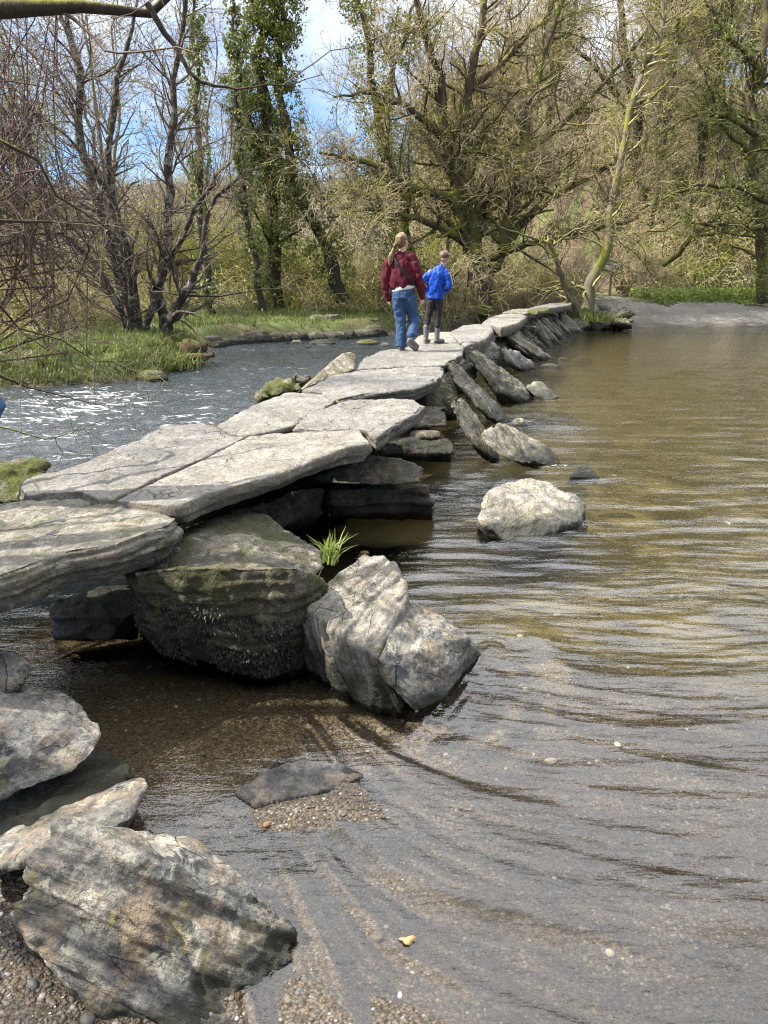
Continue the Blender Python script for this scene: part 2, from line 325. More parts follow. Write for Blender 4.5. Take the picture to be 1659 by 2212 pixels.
rock('rounded ledge stone with pale top, resting on a dark block right of the long slab', B((676, 1037, 5.3), (735, 1000, 5.5), (801, 984, 5.6), (869, 986, 5.55), (921, 1008, 5.35), (927, 1035, 5.2), (895, 1048, 5.15), (720, 1048, 5.2), (800, 1010, 6.1), (700, 1010, 6.0)), 'dark', None, 'pier_stone', 'pier stone')
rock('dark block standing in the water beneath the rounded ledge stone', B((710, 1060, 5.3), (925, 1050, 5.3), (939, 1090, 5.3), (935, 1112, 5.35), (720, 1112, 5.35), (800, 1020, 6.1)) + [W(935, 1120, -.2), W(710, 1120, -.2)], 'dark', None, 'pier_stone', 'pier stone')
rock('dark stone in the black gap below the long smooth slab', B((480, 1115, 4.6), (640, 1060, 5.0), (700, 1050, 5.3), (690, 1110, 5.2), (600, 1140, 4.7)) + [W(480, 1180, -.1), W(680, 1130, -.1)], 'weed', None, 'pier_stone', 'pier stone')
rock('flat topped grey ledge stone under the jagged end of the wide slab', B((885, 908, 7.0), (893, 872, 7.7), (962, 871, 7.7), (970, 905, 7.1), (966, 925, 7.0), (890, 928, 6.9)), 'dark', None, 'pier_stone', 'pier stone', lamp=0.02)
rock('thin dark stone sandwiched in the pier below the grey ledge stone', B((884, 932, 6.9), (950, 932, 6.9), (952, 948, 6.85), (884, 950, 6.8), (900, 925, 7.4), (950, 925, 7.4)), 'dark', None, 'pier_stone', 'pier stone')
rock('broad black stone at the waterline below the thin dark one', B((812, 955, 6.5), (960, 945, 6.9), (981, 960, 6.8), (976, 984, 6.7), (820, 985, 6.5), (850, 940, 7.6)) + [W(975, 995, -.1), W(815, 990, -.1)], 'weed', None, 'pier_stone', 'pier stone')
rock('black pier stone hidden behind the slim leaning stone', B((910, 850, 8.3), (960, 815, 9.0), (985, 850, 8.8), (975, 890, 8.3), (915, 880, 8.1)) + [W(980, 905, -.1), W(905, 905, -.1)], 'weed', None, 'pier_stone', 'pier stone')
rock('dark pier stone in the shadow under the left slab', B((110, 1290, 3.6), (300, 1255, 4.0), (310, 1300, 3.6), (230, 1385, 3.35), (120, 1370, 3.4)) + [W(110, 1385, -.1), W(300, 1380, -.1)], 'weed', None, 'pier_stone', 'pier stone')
rock('brown rubble stone packed under the slab of the woman', B((990, 800, 10.6), (1010, 770, 11.3), (1030, 790, 11.0), (1025, 830, 10.6), (985, 830, 10.4)) + [W(1020, 850, -.1), W(985, 850, -.1)], 'dark', None, 'pier_stone', 'pier stone')
rock('thin pale stone wedged beside the round grey boulder', B((1030, 760, 12.6), (1060, 752, 13.0), (1072, 765, 12.8), (1050, 778, 12.4), (1030, 775, 12.3)), 'lean', None, 'pier_stone', 'pier stone')
rock('round smooth grey boulder tucked under the rough broken slab', B((1030, 755, 13.4), (1036, 740, 13.6), (1052, 734, 13.8), (1070, 738, 13.8), (1079, 750, 13.6), (1076, 775, 13.5), (1040, 778, 13.3), (1060, 740, 14.4)) + [W(1070, 800, 0)], 'fore', None, cat='boulder')
for i, (a, b, t, u, w_, la) in enumerate([(1112, 1156, 705, 716, 18.5, 'flat cap stone on the far stacked pier'), (1114, 1154, 717, 726, 18.6, 'middle stone of the far stacked pier'), (1112, 1158, 727, 738, 18.5, 'bottom stone of the far stacked pier, at the waterline')]):
    rock(la, B((a, u, w_), (b, u, w_), (a, t, w_), (b, t, w_), (a + 5, t, w_ + 1.3), (b + 8, t, w_ + 1.3), (b + 6, u, w_ + 1)), 'lean' if i == 0 else 'dark', 0.03, 'pier_stone', 'pier stone', 'stones of the far stacked pier', big=0.04, smooth=2)
rock('dark rubble stone left of the far stacked pier', B((1062, 735, 15.6), (1085, 716, 16.6), (1115, 715, 17), (1116, 740, 16.4), (1075, 750, 15.3)) + [W(1110, 765, 0)], 'dark', None, 'pier_stone', 'pier stone')
rock('dark rubble stone right of the far stacked pier', B((1155, 690, 21), (1190, 680, 22), (1195, 705, 22), (1160, 712, 21)) + [W(1190, 722, -.1), W(1160, 722, -.1)], 'dark', 0.035, 'pier_stone', 'pier stone')

rock('added black stone darkening the gap behind the dark stone under the left slab', [(-3.2, 4.6, -.1), (-3.2, 4.6, .5), (-1.25, 4.3, .55), (-1.2, 4.3, -.1), (-3.2, 5.1, .45), (-1.3, 4.9, .5), (-3.2, 5.1, -.1), (-1.3, 4.9, -.1)], 'weed', .03, 'pier_stone', 'pier stone')  # stone added so the lit river behind does not show through
rock('added black stone blocking light in the gap under the puddled slab', [(-1.7, 5.6, -.2), (-.35, 5.9, -.2), (-1.7, 5.6, .5), (-.4, 5.9, .52), (-1.5, 7.3, .5), (-.3, 7.2, .5), (-1.5, 7.3, -.2), (-.3, 7.2, -.2)], 'weed', .04, 'pier_stone', 'pier stone')  # added to stop sun and sight through under the deck
rock('added black stone blocking light in the gap under the wedge slab', [(-.4, 8.2, -.2), (.45, 8.3, -.2), (-.4, 8.2, .55), (.4, 8.3, .55), (-.1, 9.7, .55), (.6, 9.6, .55), (-.1, 9.7, -.2), (.6, 9.6, -.2)], 'weed', .04, 'pier_stone', 'pier stone')  # another added blocker, keeps light out from under the deck
rock('added black stone blocking sun under the downstream edge of the puddled slab', [(-2.3, 4.5, -.2), (-1.25, 4.6, -.2), (-2.3, 4.5, .55), (-1.3, 4.6, .52), (-1.9, 5.9, .5), (-1.0, 5.8, .5), (-1.9, 5.9, -.2), (-1.0, 5.8, -.2)], 'weed', .04, 'pier_stone', 'pier stone')  # unseen stone added to cut off sun coming from the left
# --- leaning props on the upstream side (down to below the water)
def lean(label, top, bot, mat='lean', up=(0.75, -0.1, 0.65), **k):
    return rock(label, B(*top) + [W(px, py, zz) for px, py, zz in bot], mat, None, 'leaning_stone', 'leaning stone', 'stones leaning on the upstream side of the bridge', up=up, smooth=k.pop('smooth', 2), **k)
lean('stubby leaning stone with a yellow moss cap, nearest to the lone boulder', [(1039, 945, 6.9), (1049, 928, 7.0), (1073, 918, 7.2), (1097, 915, 7.6), (1111, 923, 7.7), (1145, 945, 7.7), (1183, 971, 7.6), (1044, 960, 6.75), (1073, 981, 6.7), (1102, 999, 6.75), (1140, 1003, 6.9)], [(1193, 1007, -.02), (1203, 990, 0), (1215, 1000, -.12), (1150, 1010, -.12)], lamp=0.012)
lean('slim smooth leaning stone with a rounded tip, next to the moss capped one', [(965, 862, 7.2), (970, 850, 7.35), (979, 846, 7.5), (996, 856, 7.6), (1023, 885, 7.7), (1047, 923, 7.6), (984, 902, 7.15), (1008, 950, 7.05)], [(1078, 996, 0), (1068, 1002, -.02), (1040, 990, 0.02), (1085, 1002, -.15)], up=(0.8, -0.5, 0.4))
lean('long furrowed leaning slab with green streaks, propped on the pale deck slab', [(959, 787, 9.2), (972, 774, 9.4), (991, 786, 9.6), (1032, 827, 9.8), (1059, 866, 9.8), (965, 808, 9.1), (989, 834, 9.1), (1032, 885, 9.1)], [(1092, 906, 0), (1078, 918, -.02), (1055, 905, 0), (1100, 910, -.15)], up=(0.8, -0.45, 0.4), lamp=0.02)
lean('widest leaning slab, blotched with moss and pale lichen', [(1008, 756, 10.7), (1015, 750, 10.9), (1030, 753, 11.1), (1063, 774, 11.3), (1097, 803, 11.4), (1133, 834, 11.3), (1011, 771, 10.6), (1032, 799, 10.6), (1063, 843, 10.6)], [(1152, 861, 0), (1135, 867, 0), (1083, 867, 0), (1160, 866, -.15), (1090, 880, -.15)], up=(0.7, -0.6, 0.4), lamp=0.02)
lean('low pyramid shaped stone in the water at the foot of the widest leaning slab', [(1131, 836, 11.1), (1157, 818, 11.6), (1169, 819, 11.7), (1193, 839, 11.6), (1210, 856, 11.5)], [(1217, 862, -.02), (1193, 864, 0), (1157, 863, 0), (1130, 850, -.1)])
lean('oval white patched boulder leaning behind the widest slab', [(1078, 749, 13.8), (1087, 744, 14), (1102, 755, 14.3), (1128, 765, 14.5), (1150, 783, 14.6), (1087, 779, 13.8)], [(1157, 796, 0), (1135, 801, 0), (1104, 800, 0), (1160, 800, -.15)], 'rock')
lean('long black and gold leaning slab reaching far into the pool', [(1078, 721, 15.6), (1097, 712, 16), (1112, 716, 16.4), (1135, 738, 16.5), (1180, 766, 16.3), (1097, 733, 15.6), (1145, 764, 15.8)], [(1195, 775, 0), (1169, 778, 0), (1200, 778, -.15)], up=(0.5, -0.7, 0.4), lamp=0.022)
lean('short gold topped slab standing behind the long black and gold one', [(1093, 709, 16.6), (1106, 701, 16.9), (1120, 712, 17.2), (1133, 732, 17.2), (1118, 740, 16.6), (1100, 722, 16.5)], [(1150, 757, 0), (1130, 757, 0)], up=(0.5, -0.7, 0.4))
lean('pointed pale slab leaning right of the far stacked pier', [(1167, 691, 21.2), (1174, 687, 21.5), (1184, 700, 21.8)], [(1193, 725, 0), (1179, 728, 0), (1184, 720, -.2)], up=(0.8, -0.5, 0.3))
lean('small white triangular stone at the water beyond the far stacked pier', [(1193, 709, 22.2), (1199, 707, 22.3)], [(1211, 721, 0), (1193, 723, 0), (1203, 717, -.1)], 'fore')
lean('dark leaning slab just before the forked waterside tree', [(1178, 680, 23), (1188, 674, 23.6), (1210, 692, 23.8)], [(1232, 716, 0), (1212, 718, 0), (1225, 712, -.2)], up=(0.6, -0.7, 0.3))
lean('tall rounded slab leaning beside the foot of the forked tree', [(1195, 671, 24.2), (1201, 665, 24.4), (1208, 666, 24.6), (1228, 690, 24.8), (1225, 700, 24.2)], [(1232, 712, 0), (1240, 706, -.2)], up=(0.6, -0.7, 0.3))
rock('humped yellow green boulder at the water beside the foot of the forked tree', B((1224, 700, 23.2), (1230, 690, 23.6), (1241, 686, 23.9), (1262, 691, 24), (1275, 700, 23.8)) + [W(1285, 709, 0), W(1248, 717, 0), W(1222, 713, 0)], 'lean', 0.03)
rr = np.random.default_rng(77)
for i in range(26):
    t = i / 25; px = 1085 + 150 * t + rr.uniform(-8, 8); y_ = 15.5 + 9 * t + rr.uniform(-.4, .4); c_ = np.array((Y(px, 700, y_)[0], y_, 0)); h_ = rr.uniform(.35, .68); w_ = rr.uniform(.16, .34)
    pts = [c_ + (-.25 + q * .0, d_, h_) for q, d_ in ((0, 0), (0, w_))] + [c_ + (-.05, -.05, h_ * .9), c_ + (-.1, w_ * 1.2, h_ * .85), c_ + (.45 + rr.uniform(0, .3), -.1, -.1), c_ + (.5, w_, -.1), c_ + (-.1, -.1, -.1), c_ + (.15, w_ * 1.3, -.1)]
    rock('small slate leaning against the far half of the bridge', pts, ['lean', 'rock', 'dark'][i % 3], .035, 'leaning_stone', 'leaning stone', 'small slates packed along the far half of the bridge', up=(.6, -.6, .4), smooth=1)
# --- lone rocks in the river
rock('lone pale boulder standing free in the pool right of the bridge', B((1033, 1118, 5.1), (1048, 1070, 5.4), (1085, 1043, 5.75), (1135, 1033, 5.9), (1195, 1041, 5.9), (1245, 1062, 5.8), (1266, 1090, 5.6), (1252, 1125, 5.3)) + [W(1258, 1132, 0), W(1180, 1160, -.02), W(1100, 1176, -.02), W(1038, 1145, 0), W(1035, 1180, -.2), W(1270, 1160, -.2), W(1150, 1060, -.2)], 'rock', 0.012, lamp=0.010, big=0.05, up=(-0.2, -0.35, 0.9), smooth=5)
rock('block with fluted pale top and green brown face, near the squat mossy pier block', B((786, 1196, 3.6), (818, 1200, 3.6), (850, 1219, 3.45), (876, 1257, 3.3), (880, 1290, 3.2), (658, 1283, 3.2), (652, 1308, 3.1), (800, 1375, 2.95), (812, 1420, 2.85), (700, 1265, 3.3)) + [W(664, 1440, 0), W(700, 1470, 0), W(802, 1523, 0), W(870, 1540, -.03), W(890, 1440, 0), W(650, 1440, -.2), W(880, 1560, -.2), W(850, 1340, -.2)], 'rockwet', 0.0075, 'boulder', 'boulder', up=(0.75, -0.55, 0.35), lamp=0.017, big=0.03, smooth=1, layer=0.042)
rock('grey tilted slab dipping into the water against the fluted block', B((890, 1302, 3.25), (943, 1318, 3.25), (991, 1350, 3.15), (1013, 1376, 3.08), (846, 1363, 3.0), (812, 1425, 2.82), (830, 1400, 2.95)) + [W(1037, 1411, 0.02), W(991, 1472, 0), W(946, 1520, 0), W(901, 1544, 0), W(821, 1480, 0), W(1050, 1425, -.2), W(910, 1560, -.2), W(830, 1480, -.2), W(900, 1350, -.2)], 'fore', 0.0085, 'boulder', 'boulder', up=(0.65, -0.35, 0.6), lamp=0.008, big=0.03, smooth=2)
# --- foreground left
rock('big rounded ledge boulder at the left edge, with three pebbles on its top', B((-160, 1500, 2.75), (56, 1484, 2.75), (112, 1484, 2.75), (150, 1505, 2.65), (188, 1541, 2.5), (220, 1575, 2.42), (207, 1625, 2.3), (170, 1660, 2.2), (56, 1715, 2.1), (-120, 1760, 2.0), (-160, 1560, 2.1), (0, 1560, 2.35), (100, 1570, 2.3)), 'fore', 0.009, lamp=0.006, big=0.05, smooth=8)
rock('small layered stone at the left edge, on top of the rounded ledge boulder', B((-90, 1400, 2.85), (0, 1408, 2.8), (28, 1418, 2.75), (52, 1440, 2.7), (48, 1458, 2.62), (15, 1490, 2.55), (-30, 1560, 2.5), (-90, 1530, 2.5), (-60, 1430, 3.2), (20, 1430, 3.1)), 'fore', 0.009, lamp=0.014)
rock('dark moss bearded stone below the rounded ledge boulder', B((205, 1615, 2.5), (255, 1635, 2.42), (280, 1664, 2.32), (250, 1702, 2.2), (60, 1800, 1.95), (-100, 1850, 1.9), (-100, 1700, 2.3), (100, 1640, 2.5)) + [W(270, 1720, -.05), W(-100, 1850, -.1)], 'mosswet', 0.008, 'boulder', 'boulder', smooth=3)
rock('thin flat stone with a split dark end, behind the big foreground boulder', B((308, 1676, 2.2), (319, 1692, 2.15), (282, 1770, 1.98), (100, 1850, 1.78), (-80, 1900, 1.75), (-60, 1830, 1.9), (134, 1737, 2.1), (230, 1700, 2.18)) + [W(300, 1740, .0), W(285, 1795, 0.0), W(0, 1900, 0.0)], 'fore', 0.008, 'boulder', 'boulder', lamp=0.01, smooth=2)
rock('largest foreground boulder at the bottom left, tan and grey with folded top', B((107, 1792, 1.72), (160, 1762, 1.78), (225, 1775, 1.8), (330, 1792, 1.82), (415, 1811, 1.84), (500, 1862, 1.78), (585, 1934, 1.72), (35, 1975, 1.52), (75, 1869, 1.6), (628, 1984, 1.68), (300, 1850, 1.62)) + [W(650, 2034, 0.0), W(600, 2114, 0), W(510, 2188, 0), W(400, 2240, 0), W(200, 2230, 0), W(60, 2060, 0.0), W(30, 2000, 0.02), W(640, 2080, -.1), W(180, 2260, -.1), W(100, 1900, -.1)], 'fore', 0.0062, lamp=0.017, big=0.045, up=(0.35, 0.55, 0.6), smooth=1, layer=0.045)
rock('mossy round boulder at the left edge beside the puddled slab', B((-120, 1000, 4.6), (0, 998, 4.6), (45, 988, 4.8), (85, 990, 4.8), (98, 1005, 4.7), (95, 1050, 4.5), (60, 1085, 4.3), (-120, 1090, 4.3)) + [W(90, 1090, 0), W(-100, 1090, 0)], 'brightmoss', 0.012, smooth=6)
rock('flat wet black rock just breaking the surface in the shallows', [W(512, 1716, .008), W(530, 1700, .028), W(590, 1665, .022), (W(650, 1645, .02)), W(740, 1655, .012), W(785, 1676, -.002), W(700, 1712, .014), W(560, 1740, .012), W(520, 1735, -.08), W(760, 1690, -.08), W(600, 1650, -.08)], 'wetrock', 0.006, lamp=0.010, big=0.03, smooth=1)
rock('tall white leaning stone on the downstream side, propped against the pale slab', B((650, 843, 8.8), (682, 813, 9.1), (739, 763, 9.8), (755, 760, 10), (768, 764, 10.1), (773, 778, 9.9), (768, 799, 9.4)) + [W(640, 858, .1), W(700, 820, -.1), W(640, 850, -.1)], 'lean', 0.02, 'leaning_stone', 'leaning stone', up=(-0.7, -0.4, 0.5), big=.02, lamp=.006, smooth=5)
rock('yellow mossed boulder left of the tall white leaning stone', B((562, 862, 8.5), (580, 836, 8.9), (604, 821, 9.2), (645, 826, 9.3), (654, 840, 9.0)) + [W(560, 870, -.05), W(620, 850, -.1)], 'brightmoss', 0.02)
rock('small dark rock peeping between the mossed boulder and the white leaning stone', B((630, 812, 10.2), (648, 808, 10.4), (668, 820, 10.4), (660, 830, 10.1)) + [W(635, 835, -.05), W(670, 830, -.05)], 'dark', 0.02)
for la, a, b, c_, d_, mm in [('thin wet rock in the pool at the tip of the black and gold slab', 1198, 1234, 769, 775, 'fore'), ('long low rock awash beyond the oval boulder', 1160, 1215, 783, 791, 'fore'), ('tiny pale rock awash near the far stacked pier', 1198, 1227, 731, 736, 'fore'),
                             ('knobbly pale rock splashed by water at the foot of the furrowed slab', 1095, 1148, 897, 922, 'fore'), ('wet dark rock awash with a glassy ripple behind it, right of the moss capped stone', 1226, 1300, 1003, 1034, 'dark')]:
    p0, p1, pm = W(a, d_, 0), W(b, d_, 0), W((a + b) / 2, c_, 0.05)
    dd = np.linalg.norm(p1 - p0); y0 = p0[1]
    rock(la, [p0, p1, p0 + (0, .1, -.1), p1 + (0, .1, -.1), Y(a * .65 + b * .35, c_, y0 + dd * .25), Y(a * .35 + b * .65, c_ + 1, y0 + dd * .3), p0 + (dd * .3, dd * .5, 0), p1 + (-dd * .2, dd * .5, 0)], mm, None, smooth=3)
for i, (px, py, w_, h_, mm, la) in enumerate([(480, 738, 34, 5, 'dark', 'low dark rock at the far left bank, nearest the dead log'), (640, 740, 30, 7, 'fore', 'pale rock lying in the riffle left of the woman'), (695, 741, 60, 8, 'dark', 'flat dark rock in the riffle, left of the mossy one'), (792, 742, 50, 9, 'brightmoss', 'flat mossy rock in the riffle just left of the woman'),
        (700, 724, 110, 42, 'mossy', 'large mossy boulder in the far left bank'), (600, 731, 60, 20, 'dark', 'dark rounded bank boulder left of the large mossy one'), (790, 719, 90, 32, 'mossy', 'mossy boulder in the far bank directly behind the woman'), (540, 738, 40, 6, 'fore', 'small grey rock at the far bank waterline'), (665, 748, 22, 4, 'fore', 'tiny pale rock in the riffle'), (832, 745, 24, 7, 'fore', 'pale stone beside the sunlit deck near the knee of the woman')]):
    p = W(px, py + 3, 0); m_ = p[1] / FPX
    rw, rh = w_ * m_ * .5, h_ * m_
    pts = [p + np.array((math.cos(a) * rw * r_, math.sin(a) * rw * .7 * r_ + rw * .7, z_)) for r_, z_ in ((1.05, -.1), (1, rh * .35), (.6, rh)) for a in np.arange(0, 6.2, 0.9) + i]
    rock(la, pts, mm, max(0.02, m_ * 2.2))
rr = np.random.default_rng(78)
for i in range(22):
    px = 455 + i * 17.5 + rr.uniform(-6, 6); py = np.interp(px, [450, 520, 640, 740, 830], [750, 741, 735, 732, 723]); p = W(px, py + 1, 0); rw = rr.uniform(.14, .4); rh = rw * rr.uniform(.5, .9)
    pts = [p + np.array((math.cos(a) * rw * r_, math.sin(a) * rw * .7 * r_ + rw * .5, z_)) for r_, z_ in ((1.05, -.1), (1, rh * .45), (.6, rh)) for a in np.arange(0, 6.2, 0.9) + i]
    rock('dark mossy stone in the row along the foot of the far left bank', pts, ['dark', 'mossy', 'mosswet'][i % 3], .045, 'bank_stone', 'bank stone', 'stones along the foot of the far left bank')
for i, (px, py, w_, h_, mm, la) in enumerate([(237, 818, 62, 22, 'brightmoss', 'bright mossy stone at the foot of the grassy left bank, below the stump'), (325, 820, 68, 22, 'brightmoss', 'bright yellow mossy stone at the water right of the stump'), (270, 810, 60, 34, 'mossy', 'brown mossy stone between the two bright mossy ones')]):
    p = W(px, py + 3, 0); m_ = p[1] / FPX; rw, rh = w_ * m_ * .5, h_ * m_
    pts = [p + np.array((math.cos(a) * rw * r_, math.sin(a) * rw * .7 * r_ + rw * .5, z_)) for r_, z_ in ((1.05, -.1), (1, rh * .45), (.6, rh)) for a in np.arange(0, 6.2, 0.9) + i]
    rock(la, pts, mm, 0.02, smooth=6)
for p, s_, la, cc in [((28, 1525), .06, 'cream pebble on the rounded ledge boulder, largest of three', (0.5, .46, .36)), ((45, 1532), .022, 'white pebble on the rounded ledge boulder', (.6, .6, .6)), ((62, 1541), .02, 'pink pebble on the rounded ledge boulder', (.5, .36, .33))]:
    c_ = Y(p[0], p[1], 2.52); c_[2] -= 0.005
    mm = M('pebble stone'); MAT['pb%s' % s_] = mm.end(mm.bsdf(mm.mix(mm.noise(mm.n('ShaderNodeTexCoord').outputs['Object'], 30), tuple(x * .6 for x in cc), cc), 0.8))
    rock(la, [c_ + np.random.default_rng(i).normal(size=3) * (s_, s_ * .7, s_ * .35) * 0.6 for i in range(14)], 'pb%s' % s_, 0.004, 'pebble', 'pebble', smooth=6, big=.004, lamp=.001)
# shore revetment right of the forked tree
k_ = 0
for i in range(26):
    px = 1270 + (i * 37 % 75); py = 668 + (i * 23 % 34) + (px - 1270) * 0.12
    if py > 704: continue
    yy = 24.2 + (704 - py) * 0.07; c_ = Y(px, py, yy); s_ = 0.16 + 0.1 * ((i * 13) % 7) / 7
    rr = np.random.default_rng(50 + i)
    rock('brown slate stone tilted in the rough bank between the forked tree and the ford', [c_ + rr.normal(size=3) * (s_ * 1.1, s_, s_ * .6) for _ in range(12)] , ['rock', 'lean', 'mossy'][i % 3], 0.03, 'bank_stone', 'bank stone', 'slate stones packed in the bank beside the ford', big=.03)
rock('grey pointed stone at the waterline in front of the slate bank', B((1294, 696, 24.6), (1300, 688, 25), (1306, 690, 25.1)) + [W(1312, 708, 0), W(1290, 710, 0)], 'fore', 0.03)
rock('low white stone at the near corner of the ford ramp', B((1318, 704, 24.7), (1330, 702, 25)) + [W(1344, 709, 0), W(1316, 711, 0), W(1330, 706, -.1)], 'fore', 0.03)

# ------------------------------------------------------------------ terrain
def seg_dist(px, py, poly):
    d = np.full(px.shape, 1e9); inside = np.zeros(px.shape, bool); n = len(poly)
    for i in range(n):
        (x0, y0), (x1, y1) = poly[i], poly[(i + 1) % n]
        vx, vy = x1 - x0, y1 - y0; t = np.clip(((px - x0) * vx + (py - y0) * vy) / (vx * vx + vy * vy + 1e-12), 0, 1)
        d = np.minimum(d, np.hypot(px - x0 - t * vx, py - y0 - t * vy))
        cross = ((y0 > py) != (y1 > py)); xx = x0 + (py - y0) / (y1 - y0 if y1 != y0 else 1e-9) * vx
        inside ^= cross & (px < xx)
    return np.where(inside, d, -d)
edge = [W(x, y)[:2] for x, y in ((-700, 850), (-300, 842), (0, 834), (130, 833), (215, 829), (330, 818), (385, 797), (440, 772), (450, 752), (520, 740), (640, 734), (740, 731), (830, 722), (900, 712), (1000, 700), (1080, 695), (1150, 700), (1230, 702), (1300, 703), (1342, 705), (1659, 704), (2100, 704), (2700, 704))]
far_land = [tuple(p) for p in edge] + [(200, 20), (200, 400), (-200, 400), (-200, 6)]
near_land = [tuple(W(x, y)[:2]) for x, y in ((-900, 1900), (-60, 1880), (20, 1990), (110, 2090), (260, 2240), (620, 2330), (1000, 2420))] + [(1.2, 0.75), (3, 0.3), (8, -1.0), (60, -6), (60, -60), (-60, -60), (-60, 0), (-8, 1.6)]
def ground_h(x, y):
    x = np.asarray(x, float); y = np.asarray(y, float)
    df = seg_dist(x, y, far_land); dn = seg_dist(x, y, near_land)
    bed = -0.10 - 0.30 * sstep(0.2, 3.5, -np.maximum(df, dn)) + 0.02 * n2(x, y, 3, 0.8, 2.0)
    near_sh = sstep(4.5, 1.4, np.hypot(x - 0.2, y - 1.0)); bed = bed * (1 - 0.72 * near_sh); bed = bed + 0.053 * sstep(0.40, 0.08, np.hypot((x + 0.17) * 0.85 + .06 * np.sin(y * 9), (y - 2.20) * 1.5 + .08 * np.sin(x * 7))) + .008 * n2(x, y, 3, 4.0, 12.)     # gravel spit in the shallows
    ford = sstep(6.4, 7.6, x + 0.3 * n2(x, y, 2, 0.5, 9.0)) 
    hb = 0.40 * sstep(-0.12, 0.55, df) + 0.05 * np.clip(df, 0, 6) + 0.06 * n2(x, y, 3, 1.3, 4.0) * sstep(0, .5, df)
    hb = hb + 0.35 * sstep(2.5, 5, x) * sstep(0.1, 1.2, df)
    hf = np.clip(df * 0.24, -1, 0.72) + 0.012 * n2(x, y, 2, 0.7, 5.0)
    hl = hb * (1 - ford) + hf * ford
    far = np.maximum(0, y - 30.2 - 0.9 * n2(x, y, 2, 0.15, 1.0) - 9.5 * sstep(12.5, 9, x)) 
    hill = (0.85 * far + 0.25 * n2(x, y, 4, 0.35, 6.0) * far) * sstep(6.5, 10.5, x)
    hill = 11.5 * (1 - np.exp(-hill / 11.5)) * 1.15
    lefth = 13.5 * sstep(50, 150, y + 0.25 * x) * (1 + 0.18 * n2(x, y, 3, 0.02, 3.0)) * sstep(30, 6, x * 0.6)
    hl = hl + hill + lefth
    h = np.where(df > 0, hl, np.maximum(bed, np.where(df > -0.5, bed * sstep(0, .5, -df), bed)))
    hn = 0.015 + 0.10 * np.clip(dn, 0, 3) + 0.35 * sstep(1.5, 9, dn) * np.clip(dn - 1.5, 0, 8) * 0.3 + 0.012 * n2(x, y, 3, 3.0, 8.0)
    h = np.where(dn > 0, hn, np.where((dn > -0.6) & (df < 0), h * sstep(0, 0.6, -dn) + 0.01 * sstep(.6, 0, -dn), h))
    return h, df, dn
def gz(x, y): return float(ground_h(np.array([x]), np.array([y]))[0][0])
def graded(n, a, b, c): u = np.linspace(-1, 1, n); return c + a * np.sinh(b * u)
def grid_faces(nx, ny):
    i = np.arange(nx * ny).reshape(ny, nx); return np.stack([i[:-1, :-1], i[:-1, 1:], i[1:, 1:], i[1:, :-1]], -1).reshape(-1, 4)
gx = graded(520, 2.2, 5.1, 0.3); gy = graded(640, 2.6, 5.1, 4.0)
GX, GY = np.meshgrid(gx, gy); H, DF, DN = ground_h(GX, GY)
H = H + 0.006 * n2(GX, GY, 3, 9.0, 3.3) * (np.hypot(GX, GY - 2) < 9)
grassy = sstep(0.0, 0.35, DF) * (1 - sstep(4.2, 5.2, GX))
grassy = np.maximum(grassy, sstep(28.0, 28.6, GY) * sstep(31.6, 30.2, GY) * (GX > 9))
hillm = sstep(30.5, 31.5, GY) * (GX > 6)
